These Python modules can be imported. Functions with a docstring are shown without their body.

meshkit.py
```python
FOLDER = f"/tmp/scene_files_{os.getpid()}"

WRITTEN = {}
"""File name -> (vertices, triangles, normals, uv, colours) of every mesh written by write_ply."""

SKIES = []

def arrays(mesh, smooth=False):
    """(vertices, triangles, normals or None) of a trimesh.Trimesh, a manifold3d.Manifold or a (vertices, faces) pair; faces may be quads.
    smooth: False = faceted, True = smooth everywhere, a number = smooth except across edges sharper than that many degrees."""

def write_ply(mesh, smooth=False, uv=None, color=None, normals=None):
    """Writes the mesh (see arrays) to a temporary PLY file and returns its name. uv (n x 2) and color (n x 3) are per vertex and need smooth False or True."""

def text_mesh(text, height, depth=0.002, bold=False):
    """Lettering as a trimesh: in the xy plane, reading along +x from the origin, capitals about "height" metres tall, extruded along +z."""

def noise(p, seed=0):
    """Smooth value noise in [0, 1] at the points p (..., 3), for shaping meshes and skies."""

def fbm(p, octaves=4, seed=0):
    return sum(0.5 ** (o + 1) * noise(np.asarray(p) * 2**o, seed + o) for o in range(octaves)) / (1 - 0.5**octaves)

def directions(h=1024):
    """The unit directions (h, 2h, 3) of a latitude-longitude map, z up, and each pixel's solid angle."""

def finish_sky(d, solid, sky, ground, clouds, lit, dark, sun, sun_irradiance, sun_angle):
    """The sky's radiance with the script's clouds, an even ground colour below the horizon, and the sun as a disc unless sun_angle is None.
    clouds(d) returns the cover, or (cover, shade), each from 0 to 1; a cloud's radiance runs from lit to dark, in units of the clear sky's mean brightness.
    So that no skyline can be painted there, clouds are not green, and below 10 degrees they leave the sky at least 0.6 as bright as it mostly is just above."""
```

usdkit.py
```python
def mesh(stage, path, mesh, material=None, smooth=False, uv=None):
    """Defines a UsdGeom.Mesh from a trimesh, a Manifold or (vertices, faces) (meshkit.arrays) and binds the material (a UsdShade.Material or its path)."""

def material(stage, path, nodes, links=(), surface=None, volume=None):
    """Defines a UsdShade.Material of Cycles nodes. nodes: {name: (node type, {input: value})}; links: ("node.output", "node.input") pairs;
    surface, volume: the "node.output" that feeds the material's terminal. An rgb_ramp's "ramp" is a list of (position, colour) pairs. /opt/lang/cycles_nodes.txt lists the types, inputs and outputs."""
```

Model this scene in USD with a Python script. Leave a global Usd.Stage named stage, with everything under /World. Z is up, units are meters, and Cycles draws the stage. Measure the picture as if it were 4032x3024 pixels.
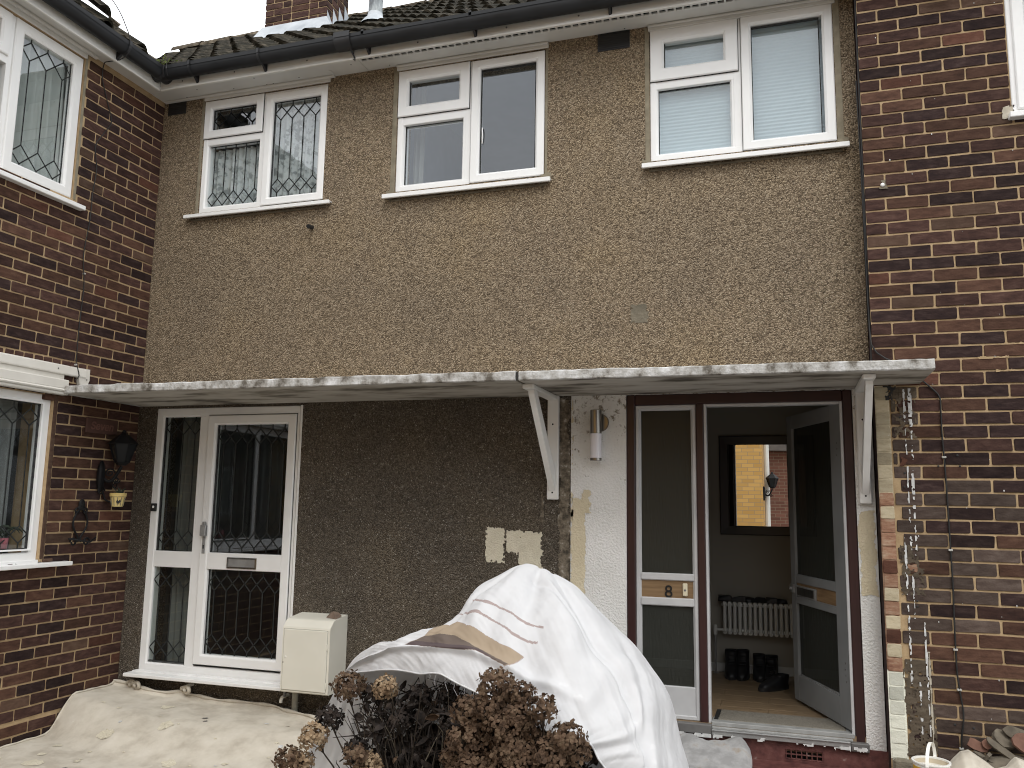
import math, random
import numpy as np
import trimesh
import usdkit, meshkit
from shapely.geometry import Polygon, box as sbox
from shapely.ops import unary_union
from scipy.interpolate import PchipInterpolator
from pxr import Usd, UsdGeom, UsdLux, UsdShade, Gf, Sdf, Vt

stage = Usd.Stage.CreateInMemory()
UsdGeom.SetStageUpAxis(stage, UsdGeom.Tokens.z)
UsdGeom.SetStageMetersPerUnit(stage, 1.0)
world = UsdGeom.Xform.Define(stage, '/World')
UsdGeom.Scope.Define(stage, '/World/Looks')
rng = np.random.default_rng(7)
random.seed(7)

# ------------------------------------------------------------------ camera, sky, sun, exposure
EXPOSURE = 0.0
CAM = np.array([4.8711, -5.2819, 1.5403])
YAW, PITCH, ROLL = -0.313475, 0.143665, 0.015954
FPX = 3312.5
def cam_axes():
    cy, sy, cp, sp, cr, sr = math.cos(YAW), math.sin(YAW), math.cos(PITCH), math.sin(PITCH), math.cos(ROLL), math.sin(ROLL)
    w = np.array([sy*cp, cy*cp, sp]); r = np.array([cy, -sy, 0.]); u = np.cross(r, w)
    return cr*r+sr*u, -sr*r+cr*u, w
_r, _u, _w = cam_axes()
cam = UsdGeom.Camera.Define(stage, '/World/camera')
mtx = Gf.Matrix4d(*_r, 0, *_u, 0, *(-_w), 0, *CAM, 1)
cam.AddTransformOp().Set(mtx)
cam.CreateHorizontalApertureAttr(36.0); cam.CreateVerticalApertureAttr(27.0)
cam.CreateFocalLengthAttr(36.0*FPX/4032.0)
cam.CreateClippingRangeAttr(Gf.Vec2f(0.05, 500))
cam.CreateExposureAttr(EXPOSURE)

SUN_DIR = np.array([0.30, -0.62, 0.95]); SUN_DIR /= np.linalg.norm(SUN_DIR)
elev = math.asin(SUN_DIR[2]); azim = math.atan2(SUN_DIR[0], SUN_DIR[1])
skymat = usdkit.material(stage, '/World/Looks/sky_overcast', {
    "sky": ("sky_texture", {"sky_type": "single_scattering", "sun_disc": False, "sun_elevation": elev, "sun_rotation": azim, "aerosol_density": 2.0}),
    "tc": ("texture_coordinate", {}), "n": ("noise_texture", {"scale": 2.2, "detail": 5, "roughness": 0.55}),
    "ramp": ("rgb_ramp", {"ramp": [(0.3, (15.5, 16.0, 16.6)), (0.7, (20.5, 20.7, 20.8))]}),
    "mix": ("mix_color", {"fac": 0.93, "use_clamp": False, "use_clamp_result": False}),
    "bg": ("background_shader", {"strength": 0.1})},
    [("tc.generated", "n.vector"), ("n.fac", "ramp.fac"), ("sky.color", "mix.a"), ("ramp.color", "mix.b"), ("mix.result", "bg.color")], surface="bg.background")
dome = UsdLux.DomeLight.Define(stage, '/World/sky')
UsdShade.MaterialBindingAPI.Apply(dome.GetPrim()).Bind(skymat)
dome.GetPrim().SetCustomDataByKey('kind', 'structure')
sun = UsdLux.DistantLight.Define(stage, '/World/sun')
sun.CreateNormalizeAttr(True); sun.CreateIntensityAttr(0.35); sun.CreateAngleAttr(25.0); sun.CreateColorAttr(Gf.Vec3f(1.0, 0.98, 0.94))
zax = SUN_DIR; xax = np.cross([0, 0, 1.], zax); xax /= np.linalg.norm(xax); yax = np.cross(zax, xax)
sun.AddTransformOp().Set(Gf.Matrix4d(*xax, 0, *yax, 0, *zax, 0, 0, 0, 20, 1))

# ------------------------------------------------------------------ naming helpers
_used = {}
def numbered(parent, name):
    k = (parent, name); n = _used.get(k, 0); _used[k] = n+1
    return f"{parent}/{name}" if n == 0 else f"{parent}/{name}_{n:03d}"
def meta(path, label=None, cat=None, group=None, kind=None):
    p = stage.GetPrimAtPath(path)
    for k, v in (('label', label), ('category', cat), ('group', group), ('kind', kind)):
        if v: p.SetCustomDataByKey(k, v)
def thing(name, label, cat, group=None, loc=(0, 0, 0)):
    p = numbered('/World', name)
    x = UsdGeom.Xform.Define(stage, p)
    if any(loc): x.AddTranslateOp().Set(Gf.Vec3d(*loc))
    meta(p, label, cat, group)
    return p
def put(parent, name, mesh, mat, smooth=False, label=None, kind=None, uv=None, attr=None):
    p = numbered(parent, name)
    usdkit.mesh(stage, p, mesh, MAT[mat], smooth=smooth, uv=uv)
    if attr: UsdGeom.PrimvarsAPI(stage.GetPrimAtPath(p)).CreatePrimvar(attr[0], Sdf.ValueTypeNames.FloatArray, 'vertex').Set(Vt.FloatArray.FromNumpy(np.asarray(attr[1], np.float32)))
    meta(p, label, kind=kind)
    return p
def solo(name, mesh, mat, label, cat, group=None, smooth=False, kind=None):
    p = put('/World', name, mesh, mat, smooth)
    meta(p, label, cat, group, kind)
    return p

# ------------------------------------------------------------------ materials
MAT = {}
def M(name, nodes, links, surface="p.BSDF"):
    MAT[name] = usdkit.material(stage, '/World/Looks/'+name, nodes, links, surface=surface)
def pbr(name, cols, scale=6.0, rough=0.6, bump=0.0, bscale=None, bdist=0.004, detail=4, stretch=(1, 1, 1), spec=0.5, metallic=0.0, rnd=0.0, coat=0.0, island=0.0, sheen=0.0, trans=0.0, rrough=None):
    n = {"g": ("geometry", {}), "m": ("mapping", {"scale": stretch}), "n": ("noise_texture", {"scale": scale, "detail": detail, "roughness": 0.6}),
         "r": ("rgb_ramp", {"ramp": cols if np.ndim(cols[0][-1]) else [(0.3+0.4*i/max(1, len(cols)-1), c) for i, c in enumerate(cols)]}),
         "p": ("principled_bsdf", {"roughness": rough, "specular_ior_level": spec, "metallic": metallic, "coat_weight": coat, "sheen_weight": sheen})}
    l = [("g.position", "m.vector"), ("m.vector", "n.vector"), ("n.fac", "r.fac")]
    out = "r.color"
    if rnd or island:
        n["oi"] = ("object_info", {})
        a = rnd or island
        n["rr"] = ("map_range", {"from_min": 0, "from_max": 1, "to_min": 1-a, "to_max": 1+a})
        n["hsv"] = ("hsv", {})
        l += [("oi.random" if rnd else "g.random_per_island", "rr.value"), ("rr.result", "hsv.value"), (out, "hsv.color")]
        out = "hsv.color"
    l.append((out, "p.base_color"))
    if bump:
        n["bn"] = ("noise_texture", {"scale": bscale or scale*6, "detail": 4, "roughness": 0.6})
        n["b"] = ("bump", {"strength": bump, "distance": bdist})
        l += [("m.vector", "bn.vector"), ("bn.fac", "b.height"), ("b.normal", "p.normal")]
    if rrough:
        n["rm"] = ("map_range", {"from_min": .3, "from_max": .7, "to_min": rrough[0], "to_max": rrough[1]})
        l += [("n.fac", "rm.value"), ("rm.result", "p.roughness")]
    surf = "p.BSDF"
    if trans:
        n["tr"] = ("translucent_bsdf", {}); n["mx"] = ("mix_closure", {"fac": trans})
        l += [(out, "tr.color"), ("p.BSDF", "mx.closure1"), ("tr.BSDF", "mx.closure2")]; surf = "mx.closure"
    M(name, n, l, surf)

# bricks: base colour, burnt centre, size random
def brickmat(name, c1, c2, c3):
    M(name, {"g": ("geometry", {}), "m": ("mapping", {"scale": (5, 5, 16)}), "n": ("noise_texture", {"scale": 2.2, "detail": 6, "roughness": 0.65}),
             "r": ("rgb_ramp", {"ramp": [(0.3, c1), (0.5, c2), (0.72, c3)]}), "oi": ("object_info", {}),
             "rr": ("map_range", {"from_min": 0, "from_max": 1, "to_min": 0.68, "to_max": 1.3}), "hsv": ("hsv", {}),
             "w": ("voronoi_texture", {"scale": 55}), "wm": ("rgb_ramp", {"ramp": [(0.0, (0.45, 0.45, 0.45)), (0.16, (1, 1, 1))]}),
             "mul": ("mix_color", {"blend_type": "multiply", "fac": 0.55}),
             "bn": ("noise_texture", {"scale": 60, "detail": 5, "roughness": 0.7}), "b": ("bump", {"strength": 0.55, "distance": 0.006}),
             "p": ("principled_bsdf", {"roughness": 0.85, "specular_ior_level": 0.16})},
      [("g.position", "m.vector"), ("m.vector", "n.vector"), ("n.fac", "r.fac"), ("oi.random", "rr.value"), ("rr.result", "hsv.value"), ("r.color", "hsv.color"),
       ("g.position", "w.vector"), ("w.distance", "wm.fac"), ("hsv.color", "mul.a"), ("wm.color", "mul.b"), ("mul.result", "p.base_color"),
       ("g.position", "bn.vector"), ("bn.fac", "b.height"), ("b.normal", "p.normal")])
brickmat('brick_purple', (0.029, 0.0155, 0.0135), (0.054, 0.028, 0.0225), (0.092, 0.053, 0.042))
brickmat('brick_dark', (0.017, 0.010, 0.0105), (0.031, 0.018, 0.0165), (0.058, 0.038, 0.034))
brickmat('brick_brown', (0.040, 0.0205, 0.0145), (0.074, 0.038, 0.026), (0.108, 0.060, 0.041))
brickmat('brick_red', (0.058, 0.026, 0.018), (0.090, 0.040, 0.027), (0.115, 0.058, 0.041))
brickmat('brick_buff', (0.055, 0.033, 0.023), (0.084, 0.050, 0.035), (0.115, 0.076, 0.055))
brickmat('brick_dusty', (0.045, 0.030, 0.025), (0.078, 0.056, 0.046), (0.115, 0.088, 0.074))
brickmat('brick_cream_paint', (0.30, 0.25, 0.17), (0.42, 0.36, 0.25), (0.46, 0.41, 0.30))
brickmat('brick_pink_paint', (0.16, 0.070, 0.048), (0.30, 0.17, 0.11), (0.42, 0.32, 0.23))
brickmat('brick_white_paint', (0.50, 0.50, 0.42), (0.62, 0.62, 0.53), (0.66, 0.66, 0.57))
brickmat('brick_smeared', (0.06, 0.047, 0.035), (0.10, 0.078, 0.056), (0.14, 0.115, 0.085))
pbr('mortar', [(0.33, 0.23, 0.125), (0.46, 0.335, 0.195)], scale=14, rough=0.95, bump=0.6, bscale=120)
pbr('mortar_white', [(0.35, 0.31, 0.24), (0.5, 0.46, 0.38)], scale=14, rough=0.95, bump=0.6, bscale=120)
pbr('cement', [(0.12, 0.105, 0.075), (0.22, 0.19, 0.14)], scale=9, rough=0.95, bump=0.7, bscale=70, bdist=0.01)
def pebble(name, cols, tint, seed=0.0, scale=92, bright=(0.62, 0.5, 0.36)):
    M(name, {"g": ("geometry", {}), "mp": ("mapping", {"location": (seed, 0, seed)}), "v": ("voronoi_texture", {"scale": scale}), "sep": ("separate_color", {}),
             "r": ("rgb_ramp", {"ramp": cols+[(0.965, cols[-1][1]), (0.98, bright)]}),
             "n": ("noise_texture", {"scale": 1.5, "detail": 6, "roughness": 0.62}), "tr": ("rgb_ramp", {"ramp": tint}),
             "mul": ("mix_color", {"blend_type": "multiply", "fac": 1.0}),
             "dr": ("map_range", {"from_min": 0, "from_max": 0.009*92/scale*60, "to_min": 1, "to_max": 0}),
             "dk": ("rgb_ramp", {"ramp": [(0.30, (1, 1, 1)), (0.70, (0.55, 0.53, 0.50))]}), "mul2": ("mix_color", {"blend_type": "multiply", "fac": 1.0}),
             "b": ("bump", {"strength": 0.9, "distance": 0.012}), "n2": ("noise_texture", {"scale": 24, "detail": 3}), "add": ("math", {"math_type": "multiply_add", "value2": -1.0}),
             "p": ("principled_bsdf", {"roughness": 0.85, "specular_ior_level": 0.3})},
      [("g.position", "mp.vector"), ("mp.vector", "v.vector"), ("v.color", "sep.color"), ("sep.r", "r.fac"), ("g.position", "n.vector"), ("n.fac", "tr.fac"),
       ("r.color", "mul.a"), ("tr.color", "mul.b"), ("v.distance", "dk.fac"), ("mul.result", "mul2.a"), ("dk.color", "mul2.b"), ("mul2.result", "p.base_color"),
       ("g.position", "n2.vector"), ("v.distance", "add.value1"), ("n2.fac", "add.value3"), ("add.value", "b.height"), ("b.normal", "p.normal")])
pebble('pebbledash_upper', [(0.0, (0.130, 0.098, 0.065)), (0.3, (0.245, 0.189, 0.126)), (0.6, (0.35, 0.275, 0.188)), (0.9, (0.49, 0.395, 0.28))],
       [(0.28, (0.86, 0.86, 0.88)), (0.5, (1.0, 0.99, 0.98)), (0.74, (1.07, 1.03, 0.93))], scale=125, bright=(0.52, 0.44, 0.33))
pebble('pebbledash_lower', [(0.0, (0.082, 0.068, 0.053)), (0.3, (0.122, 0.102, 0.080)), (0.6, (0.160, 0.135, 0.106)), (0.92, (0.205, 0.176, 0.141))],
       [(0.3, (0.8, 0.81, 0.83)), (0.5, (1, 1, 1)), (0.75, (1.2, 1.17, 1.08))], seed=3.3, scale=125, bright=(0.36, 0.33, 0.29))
def stucco(name, cols, spots):
    M(name, {"g": ("geometry", {}), "n": ("noise_texture", {"scale": 3.0, "detail": 5}), "r": ("rgb_ramp", {"ramp": [(0.3, cols[0]), (0.7, cols[1])]}),
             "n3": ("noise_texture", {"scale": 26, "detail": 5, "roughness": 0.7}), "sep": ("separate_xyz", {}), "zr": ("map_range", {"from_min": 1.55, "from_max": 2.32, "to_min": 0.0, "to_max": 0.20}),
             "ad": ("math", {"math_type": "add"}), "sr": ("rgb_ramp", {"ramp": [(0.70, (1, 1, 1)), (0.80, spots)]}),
             "mul": ("mix_color", {"blend_type": "multiply", "fac": 1.0}),
             "b": ("bump", {"strength": 0.8, "distance": 0.012}), "bn": ("noise_texture", {"scale": 75, "detail": 3, "roughness": 0.5}),
             "p": ("principled_bsdf", {"roughness": 0.7, "specular_ior_level": 0.3})},
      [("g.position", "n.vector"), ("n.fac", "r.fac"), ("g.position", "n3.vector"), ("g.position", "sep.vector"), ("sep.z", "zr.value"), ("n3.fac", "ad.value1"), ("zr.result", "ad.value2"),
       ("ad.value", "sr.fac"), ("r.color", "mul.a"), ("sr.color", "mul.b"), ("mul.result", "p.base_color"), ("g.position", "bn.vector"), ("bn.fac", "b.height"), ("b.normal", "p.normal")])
stucco('stucco_white', ((0.70, 0.69, 0.66), (0.80, 0.79, 0.77)), (0.30, 0.26, 0.20))
pbr('cream_paint', [(0.60, 0.52, 0.36), (0.68, 0.60, 0.44)], scale=5, rough=0.7, bump=0.8, bscale=75, bdist=0.010)
pbr('swatch_paint', [(0.58, 0.53, 0.41), (0.68, 0.63, 0.50)], scale=20, rough=0.7, bump=0.8, bscale=90, bdist=0.010)
pbr('mouldy_plaster', [(0.35, (0.05, 0.042, 0.03)), (0.47, (0.13, 0.105, 0.075)), (0.6, (0.22, 0.185, 0.14)), (0.72, (0.50, 0.48, 0.44))], scale=22, rough=0.9, bump=0.8, bscale=80, bdist=0.01, detail=6)
pbr('reveal_cement', [(0.17, 0.145, 0.10), (0.28, 0.245, 0.175)], scale=12, rough=0.9, bump=0.6, bscale=60)
pbr('pvc_white', [(0.78, 0.78, 0.77), (0.83, 0.83, 0.82)], scale=2.5, rough=0.32, rrough=(0.26, 0.4))
pbr('pvc_aged', [(0.62, 0.60, 0.55), (0.74, 0.72, 0.67)], scale=2.2, rough=0.45, stretch=(1, 1, 0.5))
pbr('soffit_white', [(0.56, 0.55, 0.52), (0.67, 0.66, 0.63)], scale=1.6, rough=0.5)
pbr('painted_wood_white', [(0.74, 0.73, 0.70), (0.80, 0.79, 0.77)], scale=4, rough=0.5, bump=0.15, bscale=60)
pbr('gasket_black', [(0.012, 0.012, 0.012), (0.02, 0.02, 0.02)], rough=0.6)
pbr('lead_came', [(0.018, 0.020, 0.020), (0.034, 0.036, 0.035)], scale=20, rough=0.6, spec=0.2)
def glass(name, f0, tint, rough=0.0, bump=0.0, bscale=3.0):
    n = {"t": ("transparent_bsdf", {"color": tint}), "gl": ("glossy_bsdf", {"color": (0.93, 0.96, 1.0), "roughness": rough}), "lw": ("layer_weight", {"blend": 0.5}), "pw": ("math", {"math_type": "power", "value2": 5.0}),
         "ma": ("math", {"math_type": "multiply_add", "value2": 1-f0, "value3": f0}), "mx": ("mix_closure", {}), "g": ("geometry", {})}
    l = [("lw.facing", "pw.value1"), ("pw.value", "ma.value1"), ("ma.value", "mx.fac"), ("t.BSDF", "mx.closure1"), ("gl.BSDF", "mx.closure2")]
    if bump:
        n["bn"] = ("noise_texture", {"scale": bscale, "detail": 2}); n["b"] = ("bump", {"strength": bump, "distance": 0.01})
        l += [("g.position", "bn.vector"), ("bn.fac", "b.height"), ("b.normal", "gl.normal")]
    M(name, n, l, "mx.closure")
glass('window_glass', 0.115, (0.90, 0.94, 0.94), 0.0, 0.02, 1.2)
glass('door_glass', 0.085, (0.74, 0.78, 0.76), 0.0, 0.02, 1.2)
M('obscure_glass', {"g": ("geometry", {}), "m": ("mapping", {"scale": (95, 95, 11)}), "bn": ("noise_texture", {"scale": 1.0, "detail": 3}), "b": ("bump", {"strength": 0.4, "distance": 0.012}),
                    "t": ("transparent_bsdf", {"color": (0.34, 0.36, 0.33)}), "p": ("principled_bsdf", {"base_color": (0.024, 0.025, 0.021), "roughness": 0.24}), "mx": ("mix_closure", {"fac": 0.62})},
  [("g.position", "m.vector"), ("m.vector", "bn.vector"), ("bn.fac", "b.height"), ("b.normal", "p.normal"), ("t.BSDF", "mx.closure1"), ("p.BSDF", "mx.closure2")], "mx.closure")
pbr('net_curtain', [(0.42, (0.30, 0.315, 0.315)), (0.5, (0.58, 0.60, 0.60)), (0.6, (0.64, 0.655, 0.655))], scale=17, rough=0.9, trans=0.15, detail=3)
pbr('pale_curtain', [(0.36, 0.375, 0.355), (0.54, 0.555, 0.53)], scale=2, rough=0.9, stretch=(1, 1, 0.2), trans=0.1)
pbr('grey_curtain', [(0.20, 0.205, 0.195), (0.32, 0.325, 0.315)], scale=2, rough=0.9, stretch=(1, 1, 0.2), trans=0.2)
pbr('blind_fabric', [(0.44, 0.51, 0.55), (0.49, 0.56, 0.60)], scale=2, rough=0.9, trans=0.1)
pbr('room_wall', [(0.26, 0.29, 0.35), (0.30, 0.33, 0.40)], rough=0.9)
pbr('room_dark', [(0.10, 0.10, 0.095), (0.13, 0.13, 0.12)], rough=0.9)
pbr('fascia_white', [(0.35, (0.55, 0.53, 0.48)), (0.5, (0.70, 0.69, 0.65)), (0.65, (0.77, 0.76, 0.73))], scale=3.0, rough=0.45, stretch=(0.4, 0.4, 3))
pbr('gutter_black', [(0.009, 0.0095, 0.0105), (0.018, 0.019, 0.021)], scale=5, rough=0.5, spec=0.3, rrough=(0.4, 0.62))
pbr('gutter_bracket', [(0.010, 0.010, 0.011), (0.018, 0.018, 0.02)], rough=0.5)
M('roof_tile', {"g": ("geometry", {}), "n": ("noise_texture", {"scale": 11, "detail": 7, "roughness": 0.62}), "r": ("rgb_ramp", {"ramp": [(0.33, (0.030, 0.025, 0.017)), (0.45, (0.070, 0.057, 0.041)), (0.56, (0.125, 0.102, 0.075)), (0.70, (0.18, 0.155, 0.115))]}),
                "at": ("attribute", {"attribute": "moss"}), "n2": ("noise_texture", {"scale": 16, "detail": 5}), "ml": ("math", {"math_type": "multiply", "value2": 1.75, "use_clamp": True}), "mm": ("math", {"math_type": "multiply", "use_clamp": True}),
                "mx": ("mix_color", {"b": (0.014, 0.0125, 0.0075)}), "oi": ("object_info", {}), "rr": ("map_range", {"from_min": 0, "from_max": 1, "to_min": 0.75, "to_max": 1.25}), "hsv": ("hsv", {}),
                "bn": ("noise_texture", {"scale": 45, "detail": 5}), "b": ("bump", {"strength": 0.9, "distance": 0.016}), "p": ("principled_bsdf", {"roughness": 0.95, "specular_ior_level": 0.15})},
  [("g.position", "n.vector"), ("n.fac", "r.fac"), ("g.position", "n2.vector"), ("n2.fac", "ml.value1"), ("ml.value", "mm.value1"), ("at.fac", "mm.value2"), ("mm.value", "mx.fac"), ("r.color", "mx.a"), ("oi.random", "rr.value"), ("rr.result", "hsv.value"), ("mx.result", "hsv.color"),
   ("hsv.color", "p.base_color"), ("g.position", "bn.vector"), ("bn.fac", "b.height"), ("b.normal", "p.normal")])
pbr('moss', [(0.05, 0.065, 0.015), (0.16, 0.20, 0.045)], scale=30, rough=1.0, bump=1.0, bscale=90, bdist=0.02)
pbr('lead_flashing', [(0.30, 0.33, 0.36), (0.52, 0.55, 0.58)], scale=4, rough=0.45, metallic=0.0, bump=0.2, bscale=12)
pbr('galvanised', [(0.35, (0.10, 0.11, 0.12)), (0.5, (0.30, 0.33, 0.34)), (0.65, (0.50, 0.53, 0.53))], scale=14, rough=0.5, detail=6, stretch=(1, 1, 0.4))
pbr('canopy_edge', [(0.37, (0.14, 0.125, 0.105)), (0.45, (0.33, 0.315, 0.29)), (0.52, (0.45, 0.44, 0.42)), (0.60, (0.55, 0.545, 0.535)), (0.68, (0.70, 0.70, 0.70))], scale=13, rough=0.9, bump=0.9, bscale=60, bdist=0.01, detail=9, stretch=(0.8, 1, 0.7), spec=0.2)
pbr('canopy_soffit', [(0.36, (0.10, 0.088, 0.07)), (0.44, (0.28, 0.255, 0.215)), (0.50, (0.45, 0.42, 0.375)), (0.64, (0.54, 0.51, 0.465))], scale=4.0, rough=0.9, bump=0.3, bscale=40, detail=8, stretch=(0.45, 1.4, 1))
pbr('maroon_paint', [(0.021, 0.0075, 0.007), (0.038, 0.013, 0.0115)], scale=7, rough=0.38, stretch=(1, 1, 0.2))
pbr('red_step_paint', [(0.35, (0.065, 0.020, 0.018)), (0.5, (0.11, 0.037, 0.032)), (0.66, (0.15, 0.062, 0.052)), (0.76, (0.34, 0.28, 0.25))], scale=17, rough=0.6, bump=0.5, bscale=50, detail=7)
pbr('grey_paint', [(0.44, 0.44, 0.44), (0.55, 0.55, 0.55)], scale=4, rough=0.45)
pbr('sill_grey', [(0.24, 0.24, 0.23), (0.34, 0.34, 0.33)], scale=12, rough=0.5)
pbr('grey_paint_shaded', [(0.17, 0.175, 0.175), (0.22, 0.225, 0.225)], scale=4, rough=0.5)  # darker copy of the grey paint: the doorway's dimness put into the leaf colour
pbr('bronze_grey', [(0.10, 0.095, 0.09), (0.15, 0.145, 0.14)], scale=6, rough=0.5)
pbr('aluminium', [(0.26, 0.26, 0.255), (0.38, 0.38, 0.375)], scale=9, rough=0.42, metallic=0.5)
pbr('steel_brushed', [(0.17, 0.16, 0.145), (0.30, 0.285, 0.26)], scale=60, rough=0.28, metallic=1.0, stretch=(1, 1, 0.05))
pbr('opal_plastic', [(0.70, 0.68, 0.72), (0.74, 0.72, 0.76)], rough=0.3)
pbr('oak', [(0.16, 0.095, 0.045), (0.27, 0.175, 0.09)], scale=6, rough=0.5, stretch=(0.5, 1, 9))
pbr('black_print', [(0.006, 0.006, 0.006), (0.01, 0.01, 0.01)], rough=0.4)
pbr('ivory_plastic', [(0.62, 0.56, 0.40), (0.68, 0.62, 0.46)], rough=0.35)
pbr('black_metal', [(0.005, 0.005, 0.0055), (0.011, 0.011, 0.012)], scale=10, rough=0.6, spec=0.2)
pbr('lantern_glass', [(0.008, 0.0085, 0.009), (0.014, 0.0145, 0.015)], rough=0.2, spec=0.3)
pbr('terracotta', [(0.065, 0.028, 0.020), (0.085, 0.040, 0.030)], scale=14, rough=0.8, bump=0.3)
pbr('terracotta_light', [(0.13, 0.060, 0.045), (0.16, 0.078, 0.058)], scale=14, rough=0.8)
pbr('pot_yellow', [(0.58, 0.42, 0.14), (0.72, 0.58, 0.26)], scale=8, rough=0.35, coat=0.4)
pbr('pot_pink', [(0.22, 0.07, 0.085), (0.3, 0.10, 0.12)], rough=0.4)
pbr('plant_dark', [(0.012, 0.018, 0.010), (0.03, 0.042, 0.022)], scale=12, rough=0.6, rnd=0.3)
pbr('meter_box', [(0.66, 0.64, 0.56), (0.72, 0.70, 0.62)], scale=3, rough=0.4)
pbr('pipe_grey', [(0.24, 0.23, 0.19), (0.34, 0.33, 0.28)], scale=12, rough=0.6)
pbr('stone_brown', [(0.11, 0.075, 0.055), (0.2, 0.145, 0.11)], scale=14, rough=0.9, bump=0.5)
pbr('cable_black', [(0.006, 0.006, 0.006), (0.012, 0.012, 0.012)], rough=0.5)
pbr('cable_clip', [(0.35, 0.34, 0.31), (0.5, 0.49, 0.46)], rough=0.5)
pbr('white_paint_drip', [(0.42, 0.42, 0.41), (0.68, 0.68, 0.67)], scale=30, rough=0.7)
pbr('canvas', [(0.36, (0.44, 0.395, 0.325)), (0.52, (0.55, 0.505, 0.425)), (0.66, (0.60, 0.555, 0.475)), (0.72, (0.62, 0.58, 0.50)), (0.75, (0.74, 0.71, 0.64))], scale=5.5, rough=0.95, bump=0.35, bscale=55, bdist=0.006, detail=7)
pbr('grey_cloth', [(0.40, (0.27, 0.265, 0.26)), (0.56, (0.36, 0.355, 0.35)), (0.7, (0.30, 0.25, 0.20))], scale=9, rough=0.95, bump=0.3, bscale=200)
M('dust_sheet', {"g": ("geometry", {}), "n": ("noise_texture", {"scale": 9, "detail": 5}), "r": ("rgb_ramp", {"ramp": [(0.3, (0.64, 0.64, 0.65)), (0.66, (0.69, 0.69, 0.70)), (0.74, (0.76, 0.76, 0.77))]}),
                 "a": ("attribute", {"attribute": "stripe"}), "sr": ("rgb_ramp", {"interpolate": False, "ramp": [(0.0, (1, 1, 1)), (0.2, (0.60, 0.49, 0.46)), (0.45, (0.58, 0.46, 0.33)), (0.7, (0.24, 0.19, 0.16)), (0.9, (0.17, 0.13, 0.13))]}),
                 "mul": ("mix_color", {"blend_type": "multiply", "fac": 1.0}), "bn": ("noise_texture", {"scale": 40, "detail": 4}), "b": ("bump", {"strength": 0.25, "distance": 0.006}),
                 "p": ("principled_bsdf", {"roughness": 0.85, "specular_ior_level": 0.2}), "tr": ("translucent_bsdf", {}), "mx": ("mix_closure", {"fac": 0.18})},
  [("g.position", "n.vector"), ("n.fac", "r.fac"), ("a.fac", "sr.fac"), ("r.color", "mul.a"), ("sr.color", "mul.b"), ("mul.result", "p.base_color"), ("mul.result", "tr.color"),
   ("g.position", "bn.vector"), ("bn.fac", "b.height"), ("b.normal", "p.normal"), ("p.BSDF", "mx.closure1"), ("tr.BSDF", "mx.closure2")], "mx.closure")
pbr('petal', [(0.36, (0.19, 0.108, 0.060)), (0.5, (0.38, 0.225, 0.130)), (0.62, (0.54, 0.36, 0.22))], scale=22, rough=0.9, island=0.7, trans=0.18)
pbr('petal_pale', [(0.36, (0.30, 0.19, 0.105)), (0.5, (0.52, 0.36, 0.215)), (0.62, (0.64, 0.48, 0.31))], scale=22, rough=0.9, island=0.4, trans=0.2)
pbr('petal_dark', [(0.38, (0.018, 0.011, 0.008)), (0.5, (0.035, 0.022, 0.016)), (0.62, (0.06, 0.038, 0.026))], scale=22, rough=0.9, island=0.5)
pbr('twig', [(0.020, 0.014, 0.009), (0.055, 0.040, 0.026)], scale=30, rough=0.9, rnd=0.4)
pbr('twig_pale', [(0.10, 0.085, 0.06), (0.19, 0.165, 0.12)], scale=30, rough=0.9)
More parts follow.
